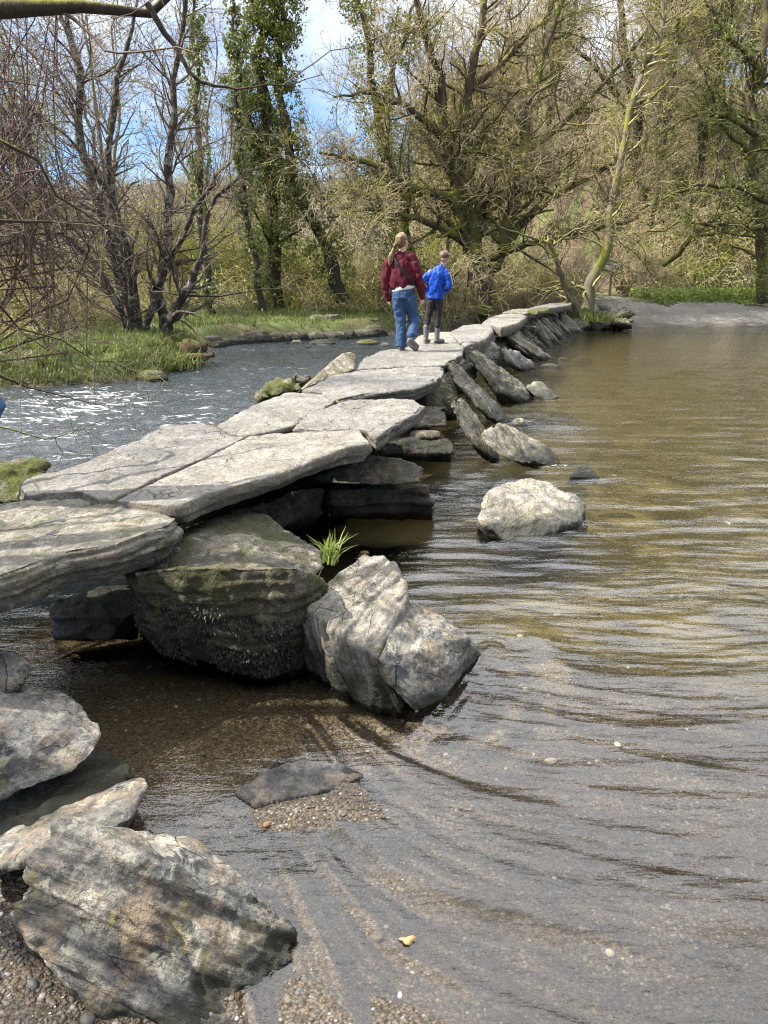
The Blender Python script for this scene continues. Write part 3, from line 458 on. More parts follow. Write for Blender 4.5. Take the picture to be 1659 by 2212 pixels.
def mat_ground():
    m = M('ground'); pos = m.n('ShaderNodeNewGeometry').outputs['Position']
    v1 = m.n('ShaderNodeTexVoronoi', {'Vector': m.map(pos, (1, 1, .4)), 'Scale': 52.0}, feature='F1'); v2 = m.n('ShaderNodeTexVoronoi', {'Vector': m.map(pos, (1, 1.2, .4)), 'Scale': 105.0}, feature='F1')
    v3 = m.n('ShaderNodeTexVoronoi', {'Vector': pos, 'Scale': 15.0}, feature='F1')
    def stone(v): return m.ramp(m.n('ShaderNodeSeparateColor', {0: v.outputs['Color']}).outputs[0], [(0.0, (0.07, 0.058, 0.045)), (0.3, (0.13, 0.11, 0.08)), (0.55, (0.20, 0.145, 0.095)), (0.78, (0.17, 0.175, 0.16)), (0.92, (0.24, 0.17, 0.11)), (1.0, (0.42, 0.40, 0.35))])
    c = m.mix(m.ramp(v1.outputs['Distance'], [(0.35, 0.0), (0.5, 1.0)]), stone(v1), stone(v2))
    big = m.ramp(m.n('ShaderNodeSeparateColor', {0: v3.outputs['Color']}).outputs[1], [(0.86, 0.0), (0.88, 1.0)])
    c = m.mix(m.math('MULTIPLY', big, m.ramp(v3.outputs['Distance'], [(0.26, 1.0), (0.30, 0.0)])), c, stone(v3))
    gap = m.ramp(v2.outputs['Distance'], [(0.3, 1.0), (0.62, 0.45)])
    c = m.mix(1.0, c, gap, 'MULTIPLY')
    c = m.mix(m.ramp(m.noise(pos, 1.3, 4), [(0.35, 0.55), (0.65, 0.0)]), c, (0.05, 0.036, 0.02))
    c = m.mix(attr(m, 'deep'), c, m.mix(m.noise(pos, 1.2, 4), (0.075, 0.068, 0.032), (0.225, 0.195, 0.09)))
    g = m.mix(m.noise(pos, 3, 5, 0.7), (0.035, 0.07, 0.015), (0.16, 0.17, 0.05))
    g = m.mix(m.ramp(m.noise(pos, 1.1, 4), [(0.5, 0), (0.62, 0.7)]), g, (0.15, 0.11, 0.07))
    c = m.mix(attr(m, 'grassy'), c, g)
    li = m.mix(m.noise(pos, 9, 5, 0.8), (0.035, 0.026, 0.016), (0.19, 0.13, 0.08)); li = m.mix(m.ramp(m.noise(pos, 0.6, 4), [(0.48, 0), (0.6, 1)]), li, m.mix(m.noise(pos, 12, 4, .8), (.03, .05, .012), (.18, .19, .06)))
    c = m.mix(attr(m, 'litter'), c, li)
    hgt = m.math('ADD', m.math('SUBTRACT', 1.0, v1.outputs['Distance']), m.math('MULTIPLY', m.math('SUBTRACT', 1.0, v2.outputs['Distance']), 0.5))
    nr = m.bump(hgt, 0.8, 0.012)
    return m.end(m.bsdf(c, 0.75, nr, 0.3))
MAT['ground'] = mat_ground()
deep = sstep(-0.12, -0.30, H) * (DF < 0) * 0.9
litter = np.maximum(hillm, 0.9 * sstep(0.3, 1.2, DF) * (GX > 1.5) * (GX < 9.5))
fl = sstep(40, 60, GY)
ground = mesh_np('ground', np.stack([GX, GY, H], -1).reshape(-1, 3), grid_faces(len(gx), len(gy)), MAT['ground'], colattr={'grassy': np.maximum(grassy, .7 * fl * (GX < 6)), 'litter': np.maximum(litter, fl * .5), 'deep': deep})
tag(ground, 'gravel river bed, grassy banks and wooded slopes', 'ground', kind='structure')

# road: concrete ford ramp and lane behind it
def ribbon(name, xs, ys, mask_fn, mat, dz, label, cat):
    X, Yy = np.meshgrid(xs, ys); Z = ground_h(X, Yy)[0] + dz; F = grid_faces(len(xs), len(ys)); ctr = lambda a: a.ravel()[F].mean(1)
    keep = mask_fn(ctr(X), ctr(Yy)); o = mesh_np(name, np.stack([X, Yy, Z], -1).reshape(-1, 3), F[keep], mat)
    bm = bmesh.new(); bm.from_mesh(o.data); bmesh.ops.delete(bm, geom=[v for v in bm.verts if not v.link_faces], context='VERTS'); bm.to_mesh(o.data); bm.free()
    return tag(o, label, cat, kind='structure')
def mat_road():
    m = M('road surface'); pos = m.n('ShaderNodeNewGeometry').outputs['Position']
    c = m.mix(m.noise(pos, 1.2, 6, 0.65), (0.17, 0.155, 0.13), (0.42, 0.385, 0.33)); c = m.mix(m.ramp(m.noise(pos, 14, 5, 0.8), [(0.40, 0.7), (0.55, 0)]), c, (0.10, 0.09, 0.075)); c = m.mix(m.ramp(m.noise(pos, .7, 5, .7), [(.5, 0), (.62, .6)]), c, (.14, .115, .08)); c = m.mix(m.ramp(m.math('ADD', m.n('ShaderNodeSeparateXYZ', {0: pos}).outputs[2], m.math('MULTIPLY', m.noise(pos, 2, 4), .1)), [(.09, .75), (.17, 0)]), c, (.07, .065, .055))
    return m.end(m.bsdf(c, 0.85, m.bump(m.noise(pos, 40, 3), 0.5, 0.01)))
MAT['road'] = mat_road()
def road_mask(x, y):
    a = (x > 7.95 + 0.12 * np.sin(y * 3)) & (y > 24.6) & (y < 28.3 + 0.25 * np.sin(x * 1.7) + 0.2 * np.sin(x * 4.1))
    b = (y >= 28) & (y < 38.5) & (np.abs(x - (8.0 + 0.12 * (y - 28))) < 1.15 + 0.1 * np.sin(y * 1.3))
    return a | b
ribbon('road', np.arange(5, 26, 0.2), np.arange(24.4, 47, 0.2), road_mask, MAT['road'], 0.03, 'pale concrete ford ramp and lane climbing from the river', 'road')

# ------------------------------------------------------------------ water
wx = graded(1000, 1.0, 4.15, 0.45); wy = graded(1000, 1.0, 4.15, 2.6)
WX, WY = np.meshgrid(wx, wy)
brl = np.interp(WY, [0, 3.3, 5.4, 9.5, 15, 25], [-5, -2.4, -1.2, -0.1, 1.8, 4.9])       # line of the bridge: x as a function of y
right = sstep(-0.5, 0.6, WX - brl)
rcells = 1.0 / np.maximum(np.maximum(np.gradient(wx)[None, :], np.gradient(wy)[:, None]), 1e-6)
def band(lmin): return np.clip((rcells * lmin - 2.0) / 3.0, 0, 1)                # fade a wave out where the sheet is too coarse for it
fade = sstep(4.2, 2.6, WY)
u = WY - 0.55 * np.exp(-(np.clip(WX, -0.4, 9) + 0.1) / 0.42) * fade
u = u + 0.10 * n2(WX, WY, 2, 0.9, 1.0)
def wv(sx, sy, seed, o=2): return fbm(np.stack([(WX * sx).ravel(), (u * sy).ravel(), np.full(WX.size, seed)], 1), o).reshape(WX.shape)
calm = wv(1.6, 6.2, 1.0, 3) * 0.0125 * band(0.3) + wv(2.2, 15.0, 5.0) * 0.0030 * band(0.12) + wv(5, 34, 9.0, 2) * 0.00035 * band(0.05)
calm += wv(4.5, 17.0, 15.0, 2) * 0.0016 * band(0.1) + fbm(np.stack([((WX + .3 * WY) * 9).ravel(), ((WY - .25 * WX) * 16).ravel(), np.full(WX.size, 41.)], 1), 2).reshape(WX.shape) * 0.0010 * band(.08)
for (px, py), R0, a_, kx in (((905, 1500), .22, .0045, 1.0), ((640, 1700), .25, .002, .8)):
    c_ = W(px, py); q = np.hypot((WX - c_[0]), (WY - c_[1])) + .05 * n2(WX, WY, 2, 3.0, px)
    side_ = sstep(-.3, .5, (WX - c_[0]) * .8 - (WY - c_[1]) * .4)
    calm += a_ * np.cos((q - R0) * 34) * np.exp(-((q - R0 - .08) / .16) ** 2) * side_ * band(.12)
# smooth tongue of water pouring round the tilted slab
p0, p1 = W(1060, 1400), W(890, 1590); tx = np.clip(((WX - p0[0]) * (p1[0] - p0[0]) + (WY - p0[1]) * (p1[1] - p0[1])) / ((p1[0] - p0[0]) ** 2 + (p1[1] - p0[1]) ** 2), 0, 1)
td = np.hypot(WX - p0[0] - tx * (p1[0] - p0[0]), WY - p0[1] - tx * (p1[1] - p0[1])); calm += .012 * np.exp(-(td / .06) ** 2) + .002 * np.cos(td * 120) * np.exp(-td / .1)
calm += wv(.8, 3.4, 21.0, 2) * 0.016 * band(.3)
calm *= 1 - .85 * sstep(-.15, -.45, WX + .15 * (WY - 2.4)) * sstep(1.9, 2.2, WY)
rough = fbm(np.stack([(WX * 2.2).ravel(), (WY * 4.2).ravel(), np.full(WX.size, 30.)], 1), 4).reshape(WX.shape) * 0.065 * band(0.4) + fbm(np.stack([(WX * 9).ravel(), (WY * 15).ravel(), np.full(WX.size, 31.)], 1), 2).reshape(WX.shape) * 0.008 * band(0.1)
turb = sstep(0.8, 0.15, np.hypot((WX - W(1060, 1060)[0]) / 1.2, (WY - W(1060, 1060)[1]) / 1.1))       # broken water below the leaning stones
turb = np.maximum(turb, 0.9 * sstep(0.75, 0.1, np.hypot(WX - W(1180, 920)[0], (WY - W(1180, 920)[1]) / 1.6)))
turb = np.maximum(turb, 0.55 * sstep(0.5, 0.05, np.hypot(WX - W(640, 1760)[0], (WY - W(640, 1760)[1]))))
WZ = calm * right + rough * (1 - right) + turb * right * 0.6 * rough
WZ += 0.03 * np.exp(-((WX - W(1330, 1035)[0]) / .28) ** 2 - ((WY - W(1330, 1035)[1]) / .12) ** 2) + 0.05 * np.exp(-((WX - W(1150, 1360)[0]) / .1) ** 2 - ((WY - W(1120, 1390)[1]) / .16) ** 2) * .5
foam = np.zeros_like(WX)
for px, py, sx, sy, a in ((1265, 1130, .12, .07, .75), (1050, 1172, .1, .06, .6), (1320, 1030, .22, .09, .9), (1200, 1005, .16, .1, .8), (1085, 925, .2, .12, .8), (1000, 1440, .05, .05, .5), (20, 960, 1.6, .5, .6), (420, 960, 1.2, .6, .55), (500, 850, 2, 1.2, .5), (250, 850, 2.5, .8, .8), (560, 800, 2.5, 1.2, .4), (60, 905, 1.4, .9, .85), (180, 870, 1.5, 1.3, 1.0), (300, 862, 1.0, .8, .7), (260, 925, .9, .5, .6), (440, 905, .9, .7, .8), (470, 885, .8, .6, .7), (160, 985, .5, .25, .9), (330, 990, .35, .2, .8), (360, 880, 1.2, .5, .6), (120, 940, 1, .4, .7), (600, 755, 2.2, .6, .35), (760, 745, 1.6, .5, .5), (1128, 915, .35, .35, .5), (1225, 925, .4, .2, .4), (450, 1000, .5, .3, .45), (50, 1000, .6, .3, .5)):
    c_ = W(px, py); foam = np.maximum(foam, a * np.exp(-((WX - c_[0]) / sx) ** 2 - ((WY - c_[1]) / sy) ** 2))
def mat_water():
    m = M('river water'); pos = m.n('ShaderNodeNewGeometry').outputs['Position']
    rt = attr(m, 'rightside')
    b1 = m.noise(m.map(pos, (6, 26, 1)), 1.0, 4, 0.6, 0.5); b2 = m.noise(m.map(pos, (10, 14, 1)), 1.0, 5, 0.65, 0.8); b3 = m.noise(m.map(pos, (30, 60, 1)), 1.0, 3, 0.6)
    hh = m.math('ADD', m.math('MULTIPLY', m.mix(rt, b2, b1), m.math('SUBTRACT', 1.6, m.math('MULTIPLY', rt, 1.28))), m.math('MULTIPLY', b3, m.math('SUBTRACT', 0.22, m.math('MULTIPLY', rt, 0.10))))
    far = attr(m, 'far')
    nr = m.bump(hh, m.math('ADD', 0.32, m.math('MULTIPLY', m.math('SUBTRACT', m.math('MULTIPLY', far, m.math('SUBTRACT', 1.0, rt)), m.math('MULTIPLY', m.math('MULTIPLY', far, rt), -.55)), 0.6)), 0.035)
    fr = m.n('ShaderNodeFresnel', {'IOR': 1.44, 'Normal': nr}).outputs[0]
    gl = m.n('ShaderNodeBsdfGlossy', {'Color': (1, 1, 1, 1), 'Roughness': 0.03, 'Normal': nr}).outputs[0]
    tr = m.n('ShaderNodeBsdfTransparent', {'Color': (0.88, 0.84, 0.74, 1)}).outputs[0]
    dk = m.n('ShaderNodeBsdfDiffuse', {'Color': (0.022, 0.030, 0.036, 1)}).outputs[0]
    body = m.n('ShaderNodeMixShader', {0: m.math('MULTIPLY', m.math('SUBTRACT', 1.0, rt), 0.75), 1: tr, 2: dk}).outputs[0]
    s = m.n('ShaderNodeMixShader', {0: fr, 1: body, 2: gl}).outputs[0]
    fo = attr(m, 'foam'); nn = m.noise(m.map(pos, (2.6, 9, 1)), 1.0, 8, 0.68, 1.3)
    fm = m.ramp(m.math('ADD', m.math('MULTIPLY', fo, 0.19), nn), [(0.69, 0.0), (0.77, 1.0)])
    fd = m.bsdf((0.80, 0.82, 0.83), 0.6, m.bump(m.noise(pos, 60, 4, .7), 1.0, .02))
    return m.end(m.n('ShaderNodeMixShader', {0: fm, 1: s, 2: fd}).outputs[0])
MAT['water'] = mat_water()
water = mesh_np('water', np.stack([WX, WY, WZ], -1).reshape(-1, 3), grid_faces(len(wx), len(wy)), MAT['water'], colattr={'rightside': right * (1 - .5 * turb), 'foam': foam, 'far': sstep(4, 14, WY)})
tag(water, 'clear brown river, calm right of the bridge and broken white on the left', 'river', kind='structure')

# ------------------------------------------------------------------ people
def tube_mesh(parts):
    """parts: lists of ((x,y,z), rx, ry) rings along limbs, each capped, returned as one soup of closed shells"""
    V, F = [], []
    for rings in parts:
        P = [np.array(r[0], float) for r in rings]; n = len(P); S = 16; base = len(V)
        ext = [(P[0] + (P[0] - P[1]) / max(np.linalg.norm(P[0] - P[1]), 1e-6) * min(rings[0][1] * .8, .035), rings[0][1] * .45, rings[0][2] * .45)] + [(p, r[1], r[2]) for p, r in zip(P, rings)] + [(P[-1] + (P[-1] - P[-2]) / max(np.linalg.norm(P[-1] - P[-2]), 1e-6) * min(rings[-1][1] * .8, .035), rings[-1][1] * .45, rings[-1][2] * .45)]
        for i, (p, rx, ry) in enumerate(ext):
            a = ext[max(0, i - 1)][0]; b = ext[min(len(ext) - 1, i + 1)][0]; t = (b - a) / np.linalg.norm(b - a)
            ref = np.array((0, 1.0, 0)) if abs(t[1]) < 0.85 else np.array((0, 0, 1.0))
            s = np.cross(ref, t); s /= np.linalg.norm(s); f = np.cross(t, s)
            for k in range(S):
                an = 2 * math.pi * k / S; V.append(p + s * math.cos(an) * rx + f * math.sin(an) * ry)
        m_ = len(ext)
        for i in range(m_ - 1):
            for k in range(S):
                a = base + i * S + k; b = base + i * S + (k + 1) % S; F.append([a, b, b + S, a + S])
        F.append([base + k for k in range(S)][::-1]); F.append([base + (m_ - 1) * S + k for k in range(S)])
    return V, F
def organic(name, parts, voxel, mat, parent, smooth=4, fold=0.0, fscale=(14, 14, 6), cut=None):
    V, F = tube_mesh(parts); V, F = remesh_obj(V, F, voxel); V = lap(V, F, smooth)
    if fold:
        N = vnormals(V, F); q = V * np.array(fscale)
        rid = np.abs(noise(q + 5)) ; V = V + N * (fold * (1.3 * fbm(q, 2) - 1.6 * np.clip(.22 - rid, 0, 1)))[:, None]
    return mesh_np(name, V, F, mat, parent=parent)
def cloth(name, c, c2=None, rough=0.85, sc=60, bumpv=0.25):
    m = M(name); tc = m.n('ShaderNodeTexCoord').outputs['Object']
    cc = m.mix(m.noise(tc, 7, 4), c, c2 or tuple(x * 0.7 for x in c))
    return m.end(m.bsdf(cc, rough, m.bump(m.noise(tc, sc, 3), bumpv, 0.01), 0.25))
MAT['skin'] = cloth('skin', (0.62, 0.36, 0.26), (0.55, 0.30, 0.21), 0.55, 40, 0.05)
MAT['maroon'] = cloth('maroon sweatshirt', (0.095, 0.010, 0.020), (0.07, 0.007, 0.015)); MAT['blue'] = cloth('blue jacket', (0.008, 0.065, 0.42), (0.006, 0.05, 0.34), 0.5)
MAT['jeans'] = cloth('blue denim', (0.05, 0.10, 0.20), (0.026, 0.055, 0.12)); MAT['white'] = cloth('white cotton', (0.75, 0.75, 0.76)); MAT['charcoal'] = cloth('charcoal trousers', (0.03, 0.03, 0.035))
MAT['black'] = cloth('black webbing', (0.015, 0.015, 0.017), rough=.5); MAT['boot'] = cloth('grey rubber boot', (0.10, 0.105, 0.11), (0.15, 0.14, 0.12), 0.5); MAT['shoe'] = cloth('grey trainer', (0.16, 0.17, 0.19)); MAT['sole'] = cloth('pale shoe sole', (0.32, 0.28, 0.22))
def hairmat(name, a, b):
    m = M(name); tc = m.n('ShaderNodeTexCoord').outputs['Object']; st = m.noise(m.map(tc, (60, 60, 5)), 1.0, 4, .7)
    return m.end(m.bsdf(m.mix(m.ramp(st, [(.35, 0), (.65, 1)]), a, b), 0.5, m.bump(st, .6, .01), .4))
MAT['hairf'] = hairmat('light brown hair', (0.07, 0.04, 0.02), (0.27, 0.18, 0.095)); MAT['hairb'] = hairmat('short reddish brown hair', (0.06, 0.032, 0.02), (0.17, 0.095, 0.055))

def hand(wrist, d, side, s=1.0, palm_n=(0, 1, 0)):
    """palm, four unequal bent fingers and a thumb from its side, along direction d"""
    w = np.array(wrist, float); d = np.array(d, float); d /= np.linalg.norm(d); n = np.array(palm_n, float); n -= d * n.dot(d); n /= np.linalg.norm(n); a = np.cross(d, n) * side
    parts = [[(w - d * .02 * s, .026 * s, .021 * s), (w + d * .03 * s, .034 * s, .018 * s), (w + d * .078 * s, .037 * s, .015 * s)]]
    for k, (off, ln) in enumerate(((-.029, .062), (-.010, .074), (.010, .070), (.029, .055))):
        b = w + d * .075 * s + a * off * s; m1 = b + d * ln * .5 * s + n * .006 * s; m2 = b + d * ln * .85 * s + n * .024 * s
        parts.append([(b, .0088 * s, .0088 * s), (m1, .008 * s, .008 * s), (m2, .0068 * s, .0068 * s)])
    b = w + d * .028 * s - a * .030 * s; parts.append([(b, .011 * s, .011 * s), (b + d * .03 * s - a * .022 * s + n * .008 * s, .0095 * s, .0095 * s), (b + d * .055 * s - a * .026 * s + n * .02 * s, .0078 * s, .0078 * s)])
    return parts
def head(c, yaw, tilt, s=1.0):
    """skull, jaw, neck stub, nose, ears; yaw turns the face from straight ahead (+y) to the right"""
    c = np.array(c, float); f = np.array((math.sin(yaw), math.cos(yaw), -tilt)); f /= np.linalg.norm(f); r = np.array((f[1], -f[0], 0)); r /= np.linalg.norm(r); u = np.cross(r, f)
    P = lambda a, b, d: c + (r * a + f * b + u * d) * s
    parts = [[(P(0, -.005, -.05), .060 * s, .075 * s), (P(0, -.008, 0), .074 * s, .092 * s), (P(0, -.01, .05), .070 * s, .085 * s), (P(0, -.01, .085), .045 * s, .055 * s)],
             [(P(0, .035, -.02), .055 * s, .05 * s), (P(0, .048, -.07), .045 * s, .042 * s), (P(0, .055, -.10), .028 * s, .028 * s)],
             [(P(0, .085, .01), .010 * s, .010 * s), (P(0, .104, -.018), .012 * s, .012 * s), (P(0, .098, -.03), .014 * s, .010 * s)],
             [(P(-.012, .088, -.058), .010 * s, .008 * s), (P(.012, .088, -.058), .010 * s, .008 * s)]]
    for q in (-1, 1): parts.append([(P(q * .076, -.004, .018), .008 * s, .016 * s), (P(q * .08, -.002, -.004), .009 * s, .017 * s), (P(q * .075, .004, -.024), .007 * s, .011 * s)])
    return parts, P, (r, f, u)

def person(loc, rz, label, build, sc=1.0):
    e = empty('person', (0, 0, 0), label, 'person'); build(e)
    e.location = loc; e.rotation_euler = (0, 0, rz); e.scale = (sc,) * 3
    return e
def shoe(parent, ankle, toe, m_up='shoe', w=.046, name='shoe'):
    a = np.array(ankle, float); t = np.array(toe, float); d = (t - a); dd = d / np.linalg.norm(d)
    up = np.cross(np.cross(dd, (0, 0, 1)), dd); up /= np.linalg.norm(up)
    heel = a - dd * .05
    s = organic(name, [[(heel - up * .0, w * .8, .04), (a + dd * .02, w, .042), (a + dd * .10, w * 1.05, .033), (a + dd * .17, w * .95, .025)], [(a + up * .03, w * .85, .05), (a + up * .07, w * .85, .05)]], .007, MAT[m_up], parent, 3, .002)
    organic('sole', [[(heel - up * .038, w * .85, .012), (a + dd * .03 - up * .038, w, .012), (a + dd * .18 - up * .036, w * .95, .011)]], .006, MAT['sole'] if m_up == 'shoe' else MAT[m_up], s, 2)
    return s
def woman(e):
    hd, P, ax = head((.012, 0, 1.575), R(42), .05, 1.05)
    lw, rw = (-.185, .0, .80), (.315, -.01, .80)
    body = hd + [[((.012, -.01, 1.42), .052, .055), ((.012, -.005, 1.52), .050, .053)],
        [((.03, 0, .82), .15, .10), ((.02, 0, 1.05), .13, .095), ((.01, 0, 1.28), .155, .10), ((.01, 0, 1.40), .10, .07)],
        [((-.13, 0, 1.36), .055, .055), ((-.215, -.02, 1.07), .043, .043), (lw, .027, .027)], [((.16, 0, 1.36), .055, .055), ((.25, -.02, 1.08), .043, .043), (rw, .027, .027)],
        [((-.035, 0, .82), .08, .08), ((-.005, .01, .47), .055, .055), ((-.0, -.02, .09), .038, .038), ((0, .0, .06), .036, .036)],
        [((.11, 0, .82), .08, .08), ((.185, .08, .50), .055, .055), ((.17, -.10, .20), .038, .038)]] + hand(lw, (.05, .02, -1), 1, 1, (1, 0.2, 0)) + hand(rw, (-.05, .02, -1), -1, 1, (-1, 0.2, 0))
    b = organic('body', body, .0065, MAT['skin'], e, 3)
    organic('sweatshirt', [[((.02, 0, .935), .182, .125), ((.01, 0, 1.02), .215, .145), ((.01, 0, 1.15), .205, .14), ((.01, 0, 1.28), .195, .13), ((.012, 0, 1.37), .150, .10), ((.012, -.003, 1.425), .075, .070)],
        [((-.10, 0, 1.36), .085, .085), ((-.19, -.01, 1.25), .085, .085), ((-.235, -.02, 1.08), .078, .078), ((-.235, -.01, .94), .068, .068), ((-.19, 0, .80), .05, .05), ((-.187, 0, .765), .044, .044)],
        [((.13, 0, 1.37), .085, .085), ((.20, -.01, 1.26), .085, .085), ((.255, -.02, 1.08), .078, .078), ((.29, -.01, .94), .066, .066), ((.312, 0, .80), .048, .048), ((.314, 0, .765), .042, .042)]], .0075, MAT['maroon'], e, 3, .024, (8, 8, 4.5))
    organic('shirt', [[((.03, 0, .90), .182, .122), ((.02, 0, .95), .178, .12)]], .008, MAT['white'], e, 3, .004)
    organic('jeans', [[((.03, 0, .78), .17, .125), ((.03, 0, .86), .175, .12), ((.03, 0, .93), .16, .11)],
        [((-.045, 0, .80), .108, .115), ((-.03, .005, .62), .095, .10), ((-.005, .01, .46), .082, .085), ((.0, -.005, .25), .080, .083), ((.0, -.01, .085), .078, .085)],
        [((.12, 0, .80), .108, .115), ((.16, .045, .62), .098, .10), ((.19, .08, .49), .088, .09), ((.18, -.01, .33), .078, .082), ((.165, -.09, .235), .074, .078)]], .0075, MAT['jeans'], e, 3, .015, (9, 9, 9))
    pk = [[((-.085, -.118, .80), .045, .008), ((-.085, -.122, .73), .035, .008)], [((.145, -.118, .81), .045, .008), ((.145, -.122, .74), .035, .008)]]
    shoe(e, (.0, .0, .055), (.02, .2, .05)); shoe(e, (.165, -.11, .16), (.25, .02, .06))
    organic('hair', [[(P(0, -.035, -.06), .066, .066), (P(0, -.028, -.01), .088, .096), (P(0, -.022, .045), .090, .105), (P(0, -.02, .078), .074, .086)],
        [(P(0, -.12, -.04), .026, .026), (P(-.01, -.145, -.075), .02, .02)], ], .007, MAT['hairf'], e, 3, .004, (30, 30, 8))
    organic('ponytail', [[(P(0, -.115, -.055), .020, .020), ((-.115, -.075, 1.44), .032, .036), ((-.145, -.09, 1.37), .042, .042), ((-.15, -.10, 1.30), .036, .034), ((-.155, -.10, 1.25), .016, .016)]], .006, MAT['hairf'], e, 2, .006, (40, 40, 6))
    sg = organic('sunglasses', [[(P(.035, .098, .012), .022, .016), (P(.060, .082, .012), .016, .014)], [(P(-.035, .098, .012), .022, .016), (P(-.02, .1, .012), .016, .014)], [(P(.068, .07, .014), .004, .005), (P(.078, 0, .02), .004, .005)]], .004, MAT['black'], e, 1)
    # strap lies over the back from the left shoulder to the right hip
    pts = [(-.13, -.02, 1.405), (-.10, -.105, 1.36), (-.04, -.142, 1.26), (.05, -.152, 1.15), (.14, -.140, 1.05), (.20, -.085, .985), (.215, 0, .95)]
    organic('bag_strap', [[(p, .022, .007) for p in pts]], .006, MAT['black'], e, 1)
def boy(e):
    hd, P, ax = head((.12, .01, 1.325), R(48), .45, .92)
    lw, rw = (-.13, .13, .83), (.13, .14, .82)
    body = hd + [[((.10, 0, 1.18), .04, .045), ((.115, .0, 1.27), .04, .045)], [((-.0, 0, .70), .10, .075), ((.03, 0, 1.0), .11, .08), ((.05, 0, 1.15), .08, .06)],
        [((-.09, 0, 1.12), .042, .042), ((-.22, -.04, .95), .034, .034), (lw, .022, .022)], [((.16, 0, 1.10), .042, .042), ((.215, -.03, .88), .034, .034), (rw, .022, .022)],
        [((-.06, 0, .70), .065, .065), ((-.11, .03, .42), .045, .045), ((-.14, -.03, .08), .034, .034)], [((.05, 0, .70), .065, .065), ((.04, .02, .42), .045, .045), ((.035, 0, .08), .034, .034)]] + hand(lw, (.85, .35, -.3), 1, .85, (0, .3, 1)) + hand(rw, (-.85, .35, -.3), -1, .85, (0, .3, 1))
    organic('body', body, .0065, MAT['skin'], e, 3)
    jk = organic('jacket', [[((-.01, 0, .71), .135, .10), ((-.005, 0, .80), .138, .10), ((.01, 0, .95), .142, .10), ((.04, 0, 1.08), .145, .095), ((.075, 0, 1.16), .095, .072), ((.10, .0, 1.215), .055, .055), ((.108, .0, 1.235), .052, .052)],
        [((-.05, 0, 1.11), .066, .066), ((-.13, -.01, 1.06), .060, .060), ((-.225, -.04, .955), .052, .052), ((-.20, .03, .88), .045, .045), (lw, .034, .034)],
        [((.13, 0, 1.12), .066, .066), ((.185, -.01, 1.04), .060, .060), ((.215, -.03, .89), .052, .052), ((.19, .05, .84), .045, .045), (rw, .034, .034)]], .0065, MAT['blue'], e, 2, .018, (10, 10, 6))
    organic('sleeve_stripe', [[((.185, -.002, 1.125), .006, .012), ((.24, -.02, 1.04), .006, .012), ((.268, -.035, .93), .006, .012)]], .004, MAT['white'], jk, 1)
    organic('trousers', [[((-.005, 0, .70), .125, .092), ((-.005, 0, .76), .12, .088)], [((-.065, 0, .68), .075, .082), ((-.09, .02, .55), .066, .07), ((-.115, .03, .42), .056, .060), ((-.14, .0, .25), .050, .054), ((-.14, -.01, .22), .048, .052)],
        [((.055, 0, .68), .075, .082), ((.05, .015, .55), .066, .07), ((.045, .02, .42), .056, .060), ((.04, .0, .27), .052, .056)]], .007, MAT['charcoal'], e, 3, .007, (12, 12, 9))
    for a, t, q in (((-.145, -.03, .055), (-.10, .12, .03), 1), ((.035, .0, .045), (.12, .09, .035), 0)):
        a = np.array(a); t = np.array(t); d = (t - a) / np.linalg.norm(t - a)
        bt = organic('boot', [[(a + (0, .02, .22), .050, .052), (a + (0, .01, .12), .044, .046), (a + (0, 0, .03), .040, .045)], [(a - d * .03, .036, .04), (a + d * .06, .040, .036), (a + d * .14, .036, .024)]], .006, MAT['boot'], e, 2, .003)
        organic('sole', [[(a - d * .05 - (0, 0, .036), .036, .010), (a + d * .15 - (0, 0, .034), .036, .010)]], .006, MAT['sole'], bt, 1)
    organic('hair', [[(P(0, -.025, -.04), .054, .060), (P(0, -.022, .0), .079, .091), (P(0, -.014, .05), .083, .099), (P(0, -.010, .078), .068, .082)]], .006, MAT['hairb'], e, 2, .003, (50, 50, 30))
def bystander(e):
    hd, P, ax = head((0, 0, 1.62), 0, .1, 1.08)
    body = hd + [[((0, 0, 1.45), .055, .055), ((0, 0, 1.56), .052, .052)], [((0, 0, .88), .14, .1), ((0, 0, 1.2), .15, .1), ((0, 0, 1.42), .14, .08)]]
    for q in (-1, 1):
        body += [[((q * .17, 0, 1.40), .055, .055), ((q * .22, 0, 1.12), .043, .043), ((q * .24, .05, .87), .028, .028)], [((q * .09, 0, .86), .08, .08), ((q * (.10 + .06 * (q + 1)), .06, .47), .055, .055), ((q * .10, 0, .09), .04, .04)]] + hand((q * .24, .05, .87), (0, .1, -1), -q, 1, (-q, .1, 0))
    organic('body', body, .008, MAT['skin'], e, 3)
    organic('coat', [[((0, 0, .85), .19, .13), ((0, 0, 1.1), .18, .13), ((0, 0, 1.36), .18, .12), ((0, 0, 1.46), .08, .075)]] + [[((q * .10, 0, 1.40), .09, .09), ((q * .175, 0, 1.39), .085, .085), ((q * .22, 0, 1.12), .065, .065), ((q * .24, .05, .90), .045, .045)] for q in (-1, 1)], .01, MAT['charcoal'], e, 3, .01)
    organic('jeans', [[((0, 0, .80), .165, .12), ((0, 0, .92), .15, .11)]] + [[((q * .085, 0, .80), .098, .105), ((q * (.105 + .06 * (q + 1)), .06, .47), .078, .082), ((q * .11, 0, .22), .066, .07), ((q * .11, 0, .10), .066, .07)] for q in (-1, 1)], .008, MAT['jeans'], e, 3, .009, (10, 10, 7))
    for q in (-1, 1): shoe(e, (q * .11, 0, .055), (q * .12, .2, .05))
    organic('hair', [[(P(0, -.03, -.05), .070, .075), (P(0, -.02, .0), .088, .10), (P(0, -.015, .05), .090, .104), (P(0, -.01, .078), .078, .09)]], .008, MAT['hairb'], e, 2)
